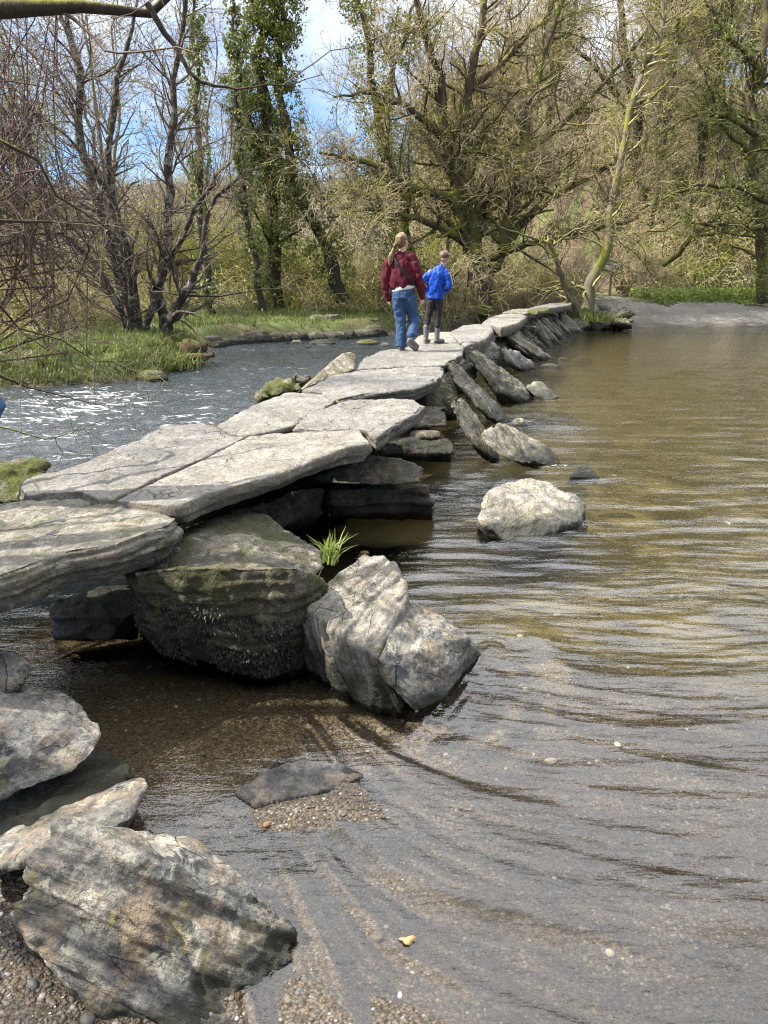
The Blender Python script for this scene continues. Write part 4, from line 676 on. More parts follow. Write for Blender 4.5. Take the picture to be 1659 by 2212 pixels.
pw = W(866, 757, DZ + .01); person((pw[0], pw[1], DZ - .005), R(-8), 'woman with a ponytail in a maroon sweatshirt and blue jeans, walking away over the slabs', woman, 0.92)
pb = W(942, 740, DZ + .01); person((pb[0] - .02, pb[1], DZ - .005), R(-8), 'boy in a bright blue jacket, dark trousers and rubber boots, ahead of the woman', boy, 0.945)
pj = Y(-30, 1100, 3.75); person((-2.165, 3.55, .73), R(0), 'person in blue jeans almost wholly beyond the left edge, only a knee showing', bystander, 1.0)

# ------------------------------------------------------------------ trees
def unit(v): return v / np.maximum(np.linalg.norm(v, axis=-1, keepdims=True), 1e-9)
def tubes(C, Rr, S):
    """C (N,K,3) centre lines, Rr (N,K) radii -> vertices, quads"""
    N, K, _ = C.shape; T = np.empty_like(C); T[:, 1:-1] = C[:, 2:] - C[:, :-2]; T[:, 0] = C[:, 1] - C[:, 0]; T[:, -1] = C[:, -1] - C[:, -2]; T = unit(T)
    ref = np.where(np.abs(T[..., 2:3]) > 0.9, np.array((1.0, 0, 0)), np.array((0, 0, 1.0))); s = unit(np.cross(ref, T)); f = np.cross(T, s)
    a = np.arange(S) * 2 * np.pi / S
    V = C[:, :, None] + Rr[:, :, None, None] * (s[:, :, None] * np.cos(a)[:, None] + f[:, :, None] * np.sin(a)[:, None])
    idx = np.arange(N * K * S).reshape(N, K, S); nx = np.roll(idx, -1, 2)
    F = np.stack([idx[:, :-1], nx[:, :-1], nx[:, 1:], idx[:, 1:]], -1).reshape(-1, 4)
    return V.reshape(-1, 3), F
def grow(PC, PR, dens, t0, t1, ang, length, K, rr, up, wander, rng, rmin=0.003, lenfall=0.5, droop=0.0, cap=None):
    """children of the parent curves PC/PR: dens per metre of parent"""
    N, KP, _ = PC.shape; plen = np.linalg.norm(np.diff(PC, axis=1), axis=2).sum(1)
    cnt = rng.poisson(plen * dens * (t1 - t0)); idx = np.repeat(np.arange(N), cnt)
    if cap and len(idx) > cap: idx = rng.choice(idx, cap, replace=False)
    n = len(idx); t = rng.uniform(t0, t1, n) * (KP - 1); i = np.minimum(t.astype(int), KP - 2); fr = (t - i)[:, None]
    p = PC[idx, i] * (1 - fr) + PC[idx, i + 1] * fr; tg = unit(PC[idx, i + 1] - PC[idx, i]); pr = PR[idx, i] * (1 - fr[:, 0]) + PR[idx, i + 1] * fr[:, 0]
    perp = unit(np.cross(tg, rng.normal(size=(n, 3)))); A = R(ang) * rng.uniform(0.6, 1.35, n)[:, None]
    d = unit(np.cos(A) * tg + np.sin(A) * perp + np.array((0, 0, up)) * 0.6)
    Ln = length * rng.uniform(0.55, 1.25, n) * (1 - lenfall * t / (KP - 1)); st = (Ln / (K - 1))[:, None]
    C = np.empty((n, K, 3)); C[:, 0] = p
    for k in range(1, K):
        d = unit(d + wander * rng.normal(size=(n, 3)) + np.array((0, 0, up * 0.35 - droop * k / K))); C[:, k] = C[:, k - 1] + d * st
    r0 = np.maximum(pr * rr * rng.uniform(.7, 1.1, n), rmin); Rr = r0[:, None] * np.linspace(1, 0.35, K)[None] ; Rr = np.maximum(Rr, rmin * .7)
    return C, Rr
def curve(pts, K=14, wob=0.02, rng=None):
    """smooth polyline through ((x,y,z), r) samples, resampled to K"""
    P = np.array([q[0] for q in pts], float); r = np.array([q[1] for q in pts], float)
    s = np.concatenate([[0], np.cumsum(np.linalg.norm(np.diff(P, axis=0), axis=1))]); t = np.linspace(0, s[-1], K * 4)
    X = np.stack([np.interp(t, s, P[:, k]) for k in range(3)], 1)
    for _ in range(6): X[1:-1] = (X[:-2] + X[2:] + 2 * X[1:-1]) / 4
    X = X[np.linspace(0, K * 4 - 1, K).astype(int)]; rr = np.interp(np.linspace(0, s[-1], K), s, r)
    if rng is not None: X[1:-1] += rng.normal(size=(K - 2, 3)) * wob * s[-1] / K
    return X, rr
def bark(name, a, b, moss, mosscol=(0.17, 0.17, 0.03), scale=1.0, lich=0.0):
    m = M(name); tc = m.n('ShaderNodeTexCoord').outputs['Object']; g = m.n('ShaderNodeNewGeometry'); nz = m.n('ShaderNodeSeparateXYZ', {0: g.outputs['Normal']}).outputs[2]
    c = m.mix(m.noise(m.map(tc, (9, 9, 2)), 1.4 * scale, 5, .65), a, b)
    if lich: c = m.mix(m.ramp(m.noise(tc, 7, 4, .6), [(.52, 0), (.58, lich)]), c, (.55, .55, .48))
    mk = m.math('ADD', m.noise(tc, 1.3 * scale, 4, .6), m.math('MULTIPLY', nz, 0.16))
    c = m.mix(m.ramp(mk, [(0.66 - 0.34 * moss, 0), (0.76 - 0.30 * moss, 1.0 if moss > 0 else 0)]), c, m.mix(m.noise(tc, 30, 2), tuple(x * .5 for x in mosscol), tuple(x * 1.5 for x in mosscol)))
    return m.end(m.bsdf(c, .9, m.bump(m.noise(m.map(tc, (25, 25, 6)), 1.0, 3), .8, .02), .15))
MAT['barkdark'] = bark('dark brown bark', (0.03, 0.024, 0.018), (0.09, 0.07, 0.05), 0.22)
MAT['barkmoss'] = bark('mossy oak bark', (0.045, 0.035, 0.024), (0.14, 0.11, 0.075), 0.56, (0.155, 0.155, 0.038), scale=.9)
MAT['barkpale'] = bark('lichen blotched alder bark', (0.03, 0.025, 0.02), (0.085, 0.07, 0.058), 0.15, lich=.3)
MAT['barkgrey'] = bark('grey brown bark', (0.10, 0.082, 0.06), (0.28, 0.24, 0.19), 0.35)
MAT['barkfork'] = bark('pale grey bark with moss', (0.075, 0.062, 0.045), (0.22, 0.19, 0.14), 0.55, (0.17, .17, .035))
def twigmat(name, a, b, moss=0.3, mc=(.26, .25, .05)):
    m = M(name); tc = m.n('ShaderNodeTexCoord').outputs['Object']
    c = m.mix(m.noise(tc, .9, 4, .7), a, b); c = m.mix(m.ramp(m.noise(tc, .7, 3, .6, 1.0), [(.62 - .2 * moss, 0), (.7 - .2 * moss, min(1, moss * 2))]), c, mc)
    return m.end(m.bsdf(c, .8, None, .2))
MAT['twigtan'] = twigmat('tan twigs', (0.22, 0.165, 0.10), (0.56, 0.47, 0.30), .5); MAT['twigdark'] = twigmat('dark purplish twigs', (0.07, 0.05, 0.042), (0.21, 0.165, 0.13), .1)
MAT['twiggreen'] = twigmat('olive twigs', (0.18, 0.155, 0.075), (0.52, 0.47, 0.25), .65); MAT['twigfar'] = twigmat('far grey brown twigs', (0.12, 0.10, 0.075), (0.30, 0.26, 0.20), .35, (.2, .2, .09)); MAT['twigred'] = twigmat('reddish twigs', (0.06, .035, .03), (.17, .10, .08), .05)
def leafmat(name, a, b, trans=.35):
    m = M(name); tc = m.n('ShaderNodeTexCoord').outputs['Object']; c = m.mix(m.ramp(m.noise(tc, 6, 4, .8), [(.3, 0), (.7, 1)]), a, b)
    s = m.n('ShaderNodeMixShader', {0: trans, 1: m.bsdf(c, .5, None, .4), 2: m.n('ShaderNodeBsdfTranslucent', {'Color': c}).outputs[0]}).outputs[0]
    return m.end(s)
MAT['ivy'] = leafmat('ivy leaves', (0.045, 0.068, 0.022), (0.30, 0.33, 0.11), .3); MAT['ivyyellow'] = leafmat('sunlit yellow green ivy', (0.06, 0.09, 0.012), (0.26, 0.26, 0.05))
MAT['bud'] = leafmat('spring leaf buds', (0.24, 0.26, 0.05), (0.46, 0.46, 0.13), .4); MAT['budtan'] = leafmat('tan buds and catkins', (0.24, 0.17, 0.10), (0.46, 0.37, 0.24), .3)
MAT['grass'] = leafmat('grass blades', (0.055, 0.07, 0.02), (0.23, 0.28, 0.07), .35); MAT['dullgrass'] = leafmat('dull grass', (.04, .05, .02), (.12, .12, .055)); MAT['drygrass'] = leafmat('dry grass', (.24, .19, .1), (.42, .35, .2)); MAT['herb'] = leafmat('bright spring herbs', (.12, .19, .035), (.40, .46, .13), .4)
def leaves(P, N, size, rng, jit=1.0, aspect=0.7):
    n = len(P); d = unit(N + jit * rng.normal(size=(n, 3))); s = unit(np.cross(d, rng.normal(size=(n, 3)))); f = np.cross(d, s); z = size * rng.uniform(.5, 1.3, n)[:, None]
    V = np.stack([P - s * z * .5, P + f * z * aspect * .5, P + s * z * .5, P - f * z * aspect * .5], 1).reshape(-1, 3)
    return V, np.arange(4 * n).reshape(-1, 4)
def ivy_on(C, Rr, width, n, size, rng, t0=0, t1=1, clump=0.45):
    N, K, _ = C.shape; w = np.linalg.norm(np.diff(C, axis=1), axis=2).sum(1); idx = rng.choice(N, n, p=w / w.sum()); t = rng.uniform(t0, t1, n) * (K - 1) ; i = np.minimum(t.astype(int), K - 2); fr = (t - i)[:, None]
    p = C[idx, i] * (1 - fr) + C[idx, i + 1] * fr; tg = unit(C[idx, i + 1] - C[idx, i]); d = unit(np.cross(tg, rng.normal(size=(n, 3))))
    q = p + d * (Rr[idx, i][:, None] + width * np.sqrt(rng.uniform(0.05, 1, n))[:, None]); keep = fbm(q * 1.6 + 3, 3) > (-.28 + clump * .5)
    return leaves(q[keep], d[keep], size, rng, .7)
def join(L_):
    V, F, o = [], [], 0
    for v, f in L_: V.append(v); F.append(f + o); o += len(v)
    return np.concatenate(V), np.concatenate(F)
def part(name, L_, mat, parent, origin): 
    V, F = join(L_) if isinstance(L_, list) else L_
    return mesh_np(name, V - origin, F, mat, parent=parent)

def make_tree(name, label, base, mains, spec, mats, rng, group=None, ivy=None, buds=None, cat='tree', S0=9, thin=.78):
    """mains: list of [((x,y,z), r), ...]; spec: list of dicts for grow()"""
    base = np.array(base, float); e = empty(name, base, label, cat, group)
    cs = [curve(m_, 16, .12, rng) for m_ in mains]; C0 = np.stack([c[0] for c in cs]); R0 = np.stack([c[1] for c in cs]) * thin
    part('trunk', tubes(C0, R0, S0), MAT[mats[0]], e, base)
    lev = [(C0, R0)]; out_b, out_t = [], []
    for j, s in enumerate(spec):
        src = s.get('src', [len(lev) - 1]); s2 = {k: v for k, v in s.items() if k not in ('src', 'S', 'to')}
        Cs, Rs = [], []
        for q in src:
            c, r = grow(lev[q][0], lev[q][1], rng=rng, **s2)
            if len(c): Cs.append(c); Rs.append(r)
        C = np.concatenate(Cs); r = np.concatenate(Rs); lev.append((C, r))
        (out_t if s.get('to', 't') == 't' else out_b).append(tubes(C, r, s.get('S', 3)))
    if out_b: part('branches', out_b, MAT[mats[1]], e, base)
    if out_t: part('twigs', out_t, MAT[mats[2]], e, base)
    if ivy:
        for lv, width, n, size, t0, t1, mt in ivy: part('ivy', ivy_on(lev[lv][0], lev[lv][1], width, n, size, rng, t0, t1), MAT[mt], e, base)
    if buds:
        n, size, mt = buds; C, r = lev[-1]; idx = rng.integers(0, len(C), n); t = rng.integers(1, C.shape[1], n); V = leaves(C[idx, t], rng.normal(size=(n, 3)), size, rng); part('buds', V, MAT[mt], e, base)
    return e
PX = lambda *q: [(Y(a, b, c), r) for a, b, c, r in q]

# the big spreading tree at the far end of the bridge
rg = np.random.default_rng(21)
b0 = Y(1035, 668, 26.5)
make_tree('spreading_tree', 'huge many stemmed mossy tree at the far end of the bridge, boughs spreading both ways', b0, [
    PX((1030, 680, 26.5, .62), (1045, 600, 26.5, .5), (1010, 520, 26.5, .42), (985, 420, 26.5, .34), (960, 300, 26.3, .27), (945, 160, 26, .2), (900, 40, 25.5, .14), (880, -150, 25, .08)),
    PX((1040, 650, 26.6, .45), (1020, 500, 26.8, .4), (1000, 350, 27, .33), (1010, 200, 27, .25), (1040, 50, 27, .18), (1060, -200, 27, .1)),
    PX((1045, 620, 26.5, .45), (1090, 520, 26.3, .36), (1120, 440, 26, .3), (1130, 330, 26.4, .25), (1150, 200, 26.5, .2), (1200, 60, 26.8, .13), (1260, -150, 27, .07)),
    PX((1090, 520, 26.6, .26), (1170, 440, 26.9, .2), (1290, 370, 27.2, .14), (1400, 300, 27.3, .08)),
    PX((1060, 560, 26.5, .22), (1130, 530, 26.5, .17), (1260, 500, 26.8, .12), (1380, 470, 27, .06)),
    PX((985, 430, 26.5, .25), (900, 410, 25.3, .19), (800, 350, 24.5, .13), (690, 330, 24, .06)),
    PX((1000, 520, 26.5, .25), (930, 480, 25.5, .17), (820, 450, 24.4, .11), (700, 470, 23.5, .05)),
    PX((1040, 560, 26.5, .2), (1010, 560, 25, .14), (975, 600, 24, .09), (900, 620, 23, .05)),
    PX((960, 300, 26.3, .2), (880, 230, 25.5, .14), (790, 200, 25, .08), (720, 210, 24.5, .04)),
    PX((1130, 330, 26.3, .2), (1200, 280, 26.6, .14), (1330, 160, 27, .08), (1400, 60, 27, .05)),
    PX((1010, 200, 27, .2), (1090, 130, 27.5, .14), (1190, 20, 28, .08), (1260, -90, 28, .05)),
    PX((1020, 560, 26.8, .3), (1060, 400, 28, .24), (1070, 250, 29, .17), (1100, 80, 29, .1))],
    [dict(dens=1.9, t0=.22, t1=1, ang=55, length=3.6, K=10, rr=.30, up=.06, wander=.19, rmin=.018, to='b', S=5, lenfall=.4),
     dict(dens=3.6, t0=.15, t1=1, ang=48, length=1.9, K=7, rr=.42, up=.03, wander=.19, rmin=.010, to='b', S=4, src=[0, 1], cap=4500),
     dict(dens=5.2, t0=.12, t1=1, ang=45, length=.95, K=6, rr=.5, up=.0, wander=.22, rmin=.0075, S=3, cap=26000),
     dict(dens=5.0, t0=.1, t1=1, ang=45, length=.5, K=4, rr=.6, up=.0, wander=.2, rmin=.006, S=3, cap=50000)],
    ('barkmoss', 'barkmoss', 'twigtan'), rg, buds=(30000, .045, 'budtan'), ivy=[(1, .28, 8000, .09, .0, .5, 'ivy')], thin=.66)
# ivy cushions on its left trunk are a tree of their own behind
rg = np.random.default_rng(22)
make_tree('ivy_tree', 'leaning tree with yellow green ivy clumps high up, left of the huge spreading tree', Y(720, 700, 27), [
    PX((900, 690, 27.5, .3), (860, 400, 27.5, .24), (820, 250, 27.5, .19), (790, 120, 27.3, .14), (770, 20, 27, .1), (765, -150, 27, .06)), PX((820, 250, 27.5, .14), (870, 100, 27.5, .1), (900, -20, 27, .06))],
    [dict(dens=1.2, t0=.3, t1=1, ang=60, length=2.2, K=8, rr=.35, up=.1, wander=.18, rmin=.015, to='b', S=5), dict(dens=4, t0=.1, t1=1, ang=48, length=1.1, K=6, rr=.5, up=0, wander=.19, rmin=.007),
     dict(dens=5, t0=.1, t1=1, ang=45, length=.5, K=4, rr=.5, up=0, wander=.19, rmin=.005)], ('barkmoss', 'barkmoss', 'twigtan'), rg, ivy=[(0, .65, 11000, .085, .4, .9, 'ivyyellow'), (1, .3, 5000, .08, 0, .9, 'ivyyellow')])
# forked waterside tree
rg = np.random.default_rng(23)
make_tree('forked_tree', 'leaning grey tree forking at the water edge by the ford, its left stem mossy', Y(1255, 690, 24.6), [
    PX((1262, 695, 24.6, .30), (1270, 640, 24.6, .24), (1300, 575, 24.6, .20), (1318, 480, 24.7, .17), (1335, 370, 25, .15), (1365, 250, 25.2, .13), (1400, 140, 25.4, .11), (1435, 20, 25.6, .08), (1455, -90, 25.8, .05)),
    PX((1255, 695, 24.5, .2), (1238, 650, 24.4, .15), (1212, 600, 24.2, .125), (1200, 560, 24, .115), (1190, 525, 23.9, .10), (1185, 518, 23.9, .09)),
    PX((1365, 250, 25.2, .08), (1400, 220, 25, .06), (1450, 170, 24.6, .03)), PX((1190, 528, 23.9, .06), (1150, 515, 23.6, .045), (1080, 490, 23.2, .02)), PX((1195, 530, 23.9, .05), (1235, 500, 23.5, .04), (1300, 480, 23, .02))],
    [dict(dens=1.5, t0=.3, t1=1, ang=60, length=2.0, K=8, rr=.32, up=.05, wander=.19, rmin=.012, to='b', S=5), dict(dens=4, t0=.1, t1=1, ang=50, length=1.0, K=6, rr=.5, up=-.03, wander=.19, rmin=.007, src=[0, 1]),
     dict(dens=5, t0=.1, t1=1, ang=45, length=.45, K=4, rr=.5, up=0, wander=.19, rmin=.005)], ('barkfork', 'barkmoss', 'twiggreen'), rg, buds=(5000, .04, 'bud'), thin=.80)
# tall ivy clad trees on the left bank
rg = np.random.default_rng(24)
make_tree('ivy_tree', 'tall twin stemmed tree wrapped in thick ivy, left of the blue sky gap', Y(590, 690, 25), [
    PX((590, 700, 25, .35), (592, 560, 25, .3), (588, 400, 25, .26), (575, 250, 25, .22), (562, 100, 25, .18), (550, -40, 25, .12), (545, -200, 25, .08)),
    PX((742, 650, 24.5, .3), (700, 520, 24.5, .24), (655, 420, 24.5, .2), (620, 300, 24.7, .18), (600, 180, 25, .14), (610, 60, 25, .1), (630, -80, 25, .06)), PX((588, 400, 25, .16), (540, 280, 24.7, .12), (510, 150, 24.5, .07)), PX((562, 100, 25, .1), (600, 20, 25, .08), (650, -60, 25, .05))],
    [dict(dens=1.2, t0=.2, t1=1, ang=55, length=2.0, K=8, rr=.3, up=.1, wander=.18, rmin=.013, to='b', S=5), dict(dens=3.6, t0=.1, t1=1, ang=48, length=1.0, K=6, rr=.5, up=0, wander=.19, rmin=.007),
     dict(dens=4, t0=.1, t1=1, ang=45, length=.5, K=4, rr=.5, up=0, wander=.19, rmin=.005)], ('barkdark', 'barkdark', 'twigtan'), rg, ivy=[(0, .50, 30000, .085, 0, .98, 'ivy'), (0, .62, 24000, .085, .15, .97, 'ivyyellow'), (1, .2, 9000, .08, 0, .7, 'ivyyellow')])
for la, mm, iv in (('slim ivy clad trunk left of the tall twin stemmed ivy tree', [(470, 715, 22.5, .16), (452, 620, 22.5, .14), (440, 540, 22.5, .12), (432, 380, 22.5, .10), (425, 150, 22.5, .07), (415, -60, 22.5, .04)], 3500),
                   ('leaning ivy clad trunk directly left of the thick ivy tree', [(578, 695, 23.5, .15), (560, 600, 23.5, .13), (540, 500, 23.5, .12), (520, 350, 23.5, .10), (515, 150, 23.5, .08), (500, -60, 23.5, .04)], 6000)):
    make_tree('ivy_tree', la, Y(mm[0][0], mm[0][1], mm[0][2]), [PX(*mm)], [dict(dens=1.6, t0=.3, t1=1, ang=50, length=1.9, K=8, rr=.3, up=.12, wander=.22, rmin=.011, to='b', S=4), dict(dens=3.6, t0=.1, t1=1, ang=45, length=.95, K=6, rr=.5, up=.05, wander=.18, rmin=.006),
        dict(dens=3.5, t0=.1, t1=1, ang=45, length=.45, K=4, rr=.5, up=0, wander=.19, rmin=.005)], ('barkdark', 'barkdark', 'twigdark'), np.random.default_rng(len(la)), ivy=[(0, .26, iv, .10, 0, .95, 'ivy'), (1, .1, iv // 2, .09, 0, .6, 'ivyyellow')])
# alder clump on the left bank
rg = np.random.default_rng(25)
SPALD = [dict(dens=2.2, t0=.2, t1=1, ang=48, length=2.4, K=9, rr=.32, up=.08, wander=.18, rmin=.010, to='b', S=4), dict(dens=4.6, t0=.1, t1=1, ang=45, length=1.25, K=6, rr=.5, up=.03, wander=.18, rmin=.006, src=[0, 1]),
         dict(dens=5.5, t0=.1, t1=1, ang=45, length=.55, K=4, rr=.5, up=0, wander=.19, rmin=.0055, cap=46000)]
make_tree('alder_tree', 'clump of dark upright stems on the grassy left bank', Y(300, 735, 17), [
    PX((355, 735, 17, .17), (352, 620, 17.2, .14), (355, 480, 17.2, .12), (368, 320, 17.2, .10), (385, 160, 17.2, .08), (400, 0, 17.2, .06), (405, -160, 17, .03)),
    PX((290, 745, 16.6, .18), (255, 620, 16.8, .15), (235, 520, 17, .13), (205, 400, 17, .115), (175, 280, 17, .10), (155, 130, 17, .08), (140, -20, 17, .05)),
    PX((300, 740, 16.6, .15), (285, 600, 16.7, .12), (240, 450, 16.8, .10), (235, 330, 16.8, .085), (255, 180, 16.8, .07), (290, 60, 16.8, .05), (320, -60, 16.8, .03)),
    PX((310, 745, 16.5, .12), (330, 640, 16.4, .10), (350, 585, 16.4, .085), (400, 500, 16.2, .07), (450, 400, 16, .05), (500, 350, 16, .025)),
    PX((285, 745, 16.4, .1), (280, 560, 16, .08), (250, 430, 15.6, .06), (180, 330, 15, .04), (100, 260, 14.6, .02)),
    PX((295, 745, 16.5, .1), (225, 600, 16, .08), (160, 520, 15.4, .06), (80, 490, 15, .03))], SPALD, ('barkpale', 'barkdark', 'twigdark'), rg, buds=(4000, .03, 'bud'))
make_tree('alder_tree', 'short leaning trunk blotched with white lichen at the tip of the grassy left bank', Y(355, 745, 16.2), [
    PX((350, 752, 16.2, .16), (365, 700, 16.1, .14), (392, 650, 16, .12), (418, 600, 16, .10), (432, 560, 16, .09), (445, 480, 16, .07), (470, 420, 16, .05), (520, 380, 16, .03)),
    PX((385, 665, 16, .08), (388, 640, 15.9, .07), (400, 627, 15.9, .055), (425, 632, 15.9, .02))], SPALD, ('barkpale', 'barkdark', 'twigdark'), rg)
# trees at the right edge
rg = np.random.default_rng(26)
SPR = [dict(dens=1.6, t0=.2, t1=1, ang=55, length=2.6, K=8, rr=.35, up=.04, wander=.19, rmin=.014, to='b', S=5), dict(dens=3.4, t0=.1, t1=1, ang=50, length=1.3, K=6, rr=.5, up=.0, wander=.19, rmin=.007, src=[0, 1], to='b', S=3),
       dict(dens=5, t0=.1, t1=1, ang=45, length=.6, K=5, rr=.5, up=0, wander=.19, rmin=.0055, cap=36000)]
make_tree('ivy_tree', 'ivy hung tree at the right edge with mossy boughs reaching left over the ford', Y(1640, 640, 27), [
    PX((1650, 650, 28, .3), (1640, 480, 28, .26), (1625, 300, 28, .22), (1640, 150, 28, .18), (1660, -50, 28, .12)),
    PX((1760, 480, 27, .16), (1660, 440, 26, .12), (1580, 400, 25.5, .095), (1500, 400, 25, .07), (1430, 430, 24.5, .035)), PX((1760, 560, 27, .16), (1660, 500, 26, .12), (1560, 480, 25.5, .08), (1470, 485, 25, .05), (1400, 500, 24.6, .025)),
    PX((1640, 300, 28, .14), (1560, 240, 27, .1), (1490, 250, 26.5, .07), (1420, 290, 26, .03)), PX((1625, 330, 28, .14), (1570, 290, 27.5, .1), (1540, 200, 27, .06), (1500, 100, 27, .03)), PX((1640, 150, 28, .14), (1560, 60, 27, .1), (1500, -40, 27, .05))],
    SPR, ('barkmoss', 'barkmoss', 'twiggreen'), rg, ivy=[(0, .28, 8000, .085, 0, .7, 'ivy'), (1, .12, 4000, .08, 0, .6, 'ivyyellow')], buds=(9000, .045, 'bud'))
make_tree('fallen_tree', 'mossy yellow green trunk leaning up from the verge towards the right edge', Y(1430, 570, 29.5), [
    PX((1432, 572, 29.5, .15), (1470, 545, 29, .14), (1500, 505, 28.8, .13), (1545, 470, 28.6, .11), (1600, 435, 28.4, .09), (1640, 400, 28.2, .06), (1690, 380, 28, .03)), PX((1500, 510, 28.8, .08), (1560, 500, 28, .07), (1660, 520, 27.6, .04))],
    [dict(dens=1.6, t0=.15, t1=1, ang=55, length=1.6, K=8, rr=.32, up=.02, wander=.19, rmin=.012, to='b', S=5), dict(dens=4, t0=.1, t1=1, ang=50, length=.8, K=6, rr=.5, up=-.02, wander=.19, rmin=.007)], ('barkmoss', 'barkmoss', 'twiggreen'), rg)
make_tree('bare_tree', 'tall dark tree forking against the white sky at the top right', Y(1360, 520, 36), [
    PX((1390, 560, 36, .4), (1385, 400, 36, .34), (1370, 250, 36, .3), (1365, 200, 36, .26), (1350, 80, 36, .2), (1335, -60, 36, .14), (1330, -200, 36, .08)),
    PX((1380, 240, 36, .24), (1395, 200, 36, .22), (1420, 120, 36, .18), (1430, 40, 36, .15), (1440, -90, 36, .08)), PX((1395, 205, 36, .14), (1450, 170, 36, .1), (1490, 130, 36, .05)), PX((1370, 260, 36, .2), (1300, 160, 36, .15), (1230, 90, 36, .08))],
    [dict(dens=1.1, t0=.25, t1=1, ang=50, length=3.2, K=8, rr=.35, up=.08, wander=.18, rmin=.02, to='b', S=5), dict(dens=2.4, t0=.1, t1=1, ang=48, length=1.6, K=6, rr=.5, up=0, wander=.19, rmin=.011), dict(dens=3.4, t0=.1, t1=1, ang=45, length=.8, K=4, rr=.5, up=0, wander=.19, rmin=.008)],
    ('barkdark', 'barkdark', 'twigtan'), rg)

# generic woodland trees: three kinds, copied
def generic(name, label, h, seed, mats, ivy=None, buds=None, spread=.5, group=None):
    rg = np.random.default_rng(seed); mains = []
    for k in range(3):
        a = rg.uniform(0, 6.28); lean_ = rg.uniform(.05, spread) if k else .04; t0 = h * (.18 if k else 0); r = .035 * h * (.5 if k else .55) * .5
        mains.append([((math.cos(a) * lean_ * max(0, t - t0) * .8 + rg.normal() * .1, math.sin(a) * lean_ * max(0, t - t0) * .8 + rg.normal() * .1, t), r * (1.15 - t / h)) for t in np.linspace(t0, h * (1 if k == 0 else .9), 7)])
    return make_tree(name, label, (0, 0, 0), mains, [dict(dens=2.0, t0=.2, t1=1, ang=55, length=h * .27, K=8, rr=.34, up=.10, wander=.18, rmin=.018, to='b', S=4, lenfall=.6), dict(dens=3.4, t0=.15, t1=1, ang=48, length=h * .13, K=6, rr=.5, up=.04, wander=.18, rmin=.010),
        dict(dens=3.6, t0=.1, t1=1, ang=45, length=h * .065, K=4, rr=.55, up=0, wander=.19, rmin=.0085, cap=42000)], mats, rg, group, ivy, buds, S0=7)
GA = 'bare brown tree among the many on the wooded slopes behind the river'; GB = 'olive twigged tree among the many on the wooded slopes behind the river'; GC = 'ivy trunked tree among the many on the wooded slopes behind the river'
gA = generic('bare_tree', GA, 13, 31, ('barkgrey', 'barkgrey', 'twigtan'), group='brown trees of the wood', buds=(6000, .07, 'budtan'))
gB = generic('bare_tree', GB, 11, 32, ('barkmoss', 'barkmoss', 'twiggreen'), group='olive trees of the wood', buds=(12000, .07, 'bud'), spread=.7)
gC = generic('bare_tree', GC, 14, 33, ('barkdark', 'barkdark', 'twigtan'), group='ivy trunked trees of the wood', ivy=[(0, .25, 6000, .10, .0, .7, 'ivy')], spread=.35)
spots = []
rg = np.random.default_rng(40)
for i in range(33):                                        # hillside right of the lane
    x = rg.uniform(5.5, 26); y = 33 + rg.uniform(0, 20) * (0.6 + .02 * x)
    if x < 11.5 and y < 46: y += 13 if x > 7.6 else 6
    spots.append((x, y, rg.uniform(.75, 1.15)))
for i in range(24):                                        # wood on the left and behind
    x = rg.uniform(-26, 6); y = rg.uniform(29, 60)
    gap = abs(math.degrees(math.atan2(x, y)) + 4.6) < 1.9            # the open strip of sky
    if gap: x -= 4
    spots.append((x, y, rg.uniform(.5, .85)))
spots += [(-9, 20, .7), (-11.5, 17, .75), (-8.2, 24, .8), (-13, 23, .8), (-6.2, 27, .7), (-15, 18, .8), (2.5, 31, .8), (4.8, 33, .9), (0.3, 33, .75), (17, 33.5, .9), (21, 32, 1.0), (14.5, 35, .9)]
protos = [gA, gB, gC]
for i, (x, y, s_) in enumerate(spots):
    pr = protos[(i * 7 + i // 3) % 3]
    if i < 3: pr = protos[i]; pr.location = (x, y, gz(x, y) - .1); pr.scale = (s_,) * 3; pr.rotation_euler = (0, 0, i); continue
    copy_tree(pr, (x, y, gz(x, y) - .1), rg.uniform(0, 6.28), s_)

# shrubs: arching twig thickets
def shrub(name, label, seed, h, mats, n=26, buds=None, group=None, dens=5.0):
    rg = np.random.default_rng(seed); mains = []
    for k in range(n):
        a = rg.uniform(0, 6.28); L_ = h * rg.uniform(.6, 1.2); o = rg.uniform(.1, .9); r = rg.uniform(.008, .016)
        mains.append([((math.cos(a) * (o * .5 + t * t * o * L_ * .7), math.sin(a) * (o * .5 + t * t * o * L_ * .7), L_ * (t - .35 * o * t * t)), r * (1.15 - t)) for t in np.linspace(0, 1, 6)])
    return make_tree(name, label, (0, 0, 0), mains, [dict(dens=dens, t0=.15, t1=1, ang=50, length=h * .42, K=6, rr=.6, up=.0, wander=.19, rmin=.006), dict(dens=dens * 1.1, t0=.1, t1=1, ang=48, length=h * .2, K=4, rr=.6, up=0, wander=.19, rmin=.0048, cap=20000)], mats, rg, group, None, buds, cat='shrub', S0=4)
SA = 'leafless tan thicket bush in the undergrowth of the banks'; SB = 'green leafed bramble bush in the undergrowth of the banks'; SC = 'bright yellow green budding bush in the undergrowth behind the left bank'
sA = shrub('thicket_bush', SA, 61, 1.9, ('barkgrey', 'twigtan', 'twigtan'), group='tan thicket bushes')
sB = shrub('bramble_bush', SB, 62, 1.2, ('barkgrey', 'twiggreen', 'twiggreen'), n=22, buds=(13000, .055, 'ivy'), group='bramble bushes')
sC = shrub('budding_bush', SC, 63, 2.4, ('barkgrey', 'twiggreen', 'twiggreen'), n=22, buds=(16000, .06, 'bud'), group='budding bushes')
rg = np.random.default_rng(41); sspots = []
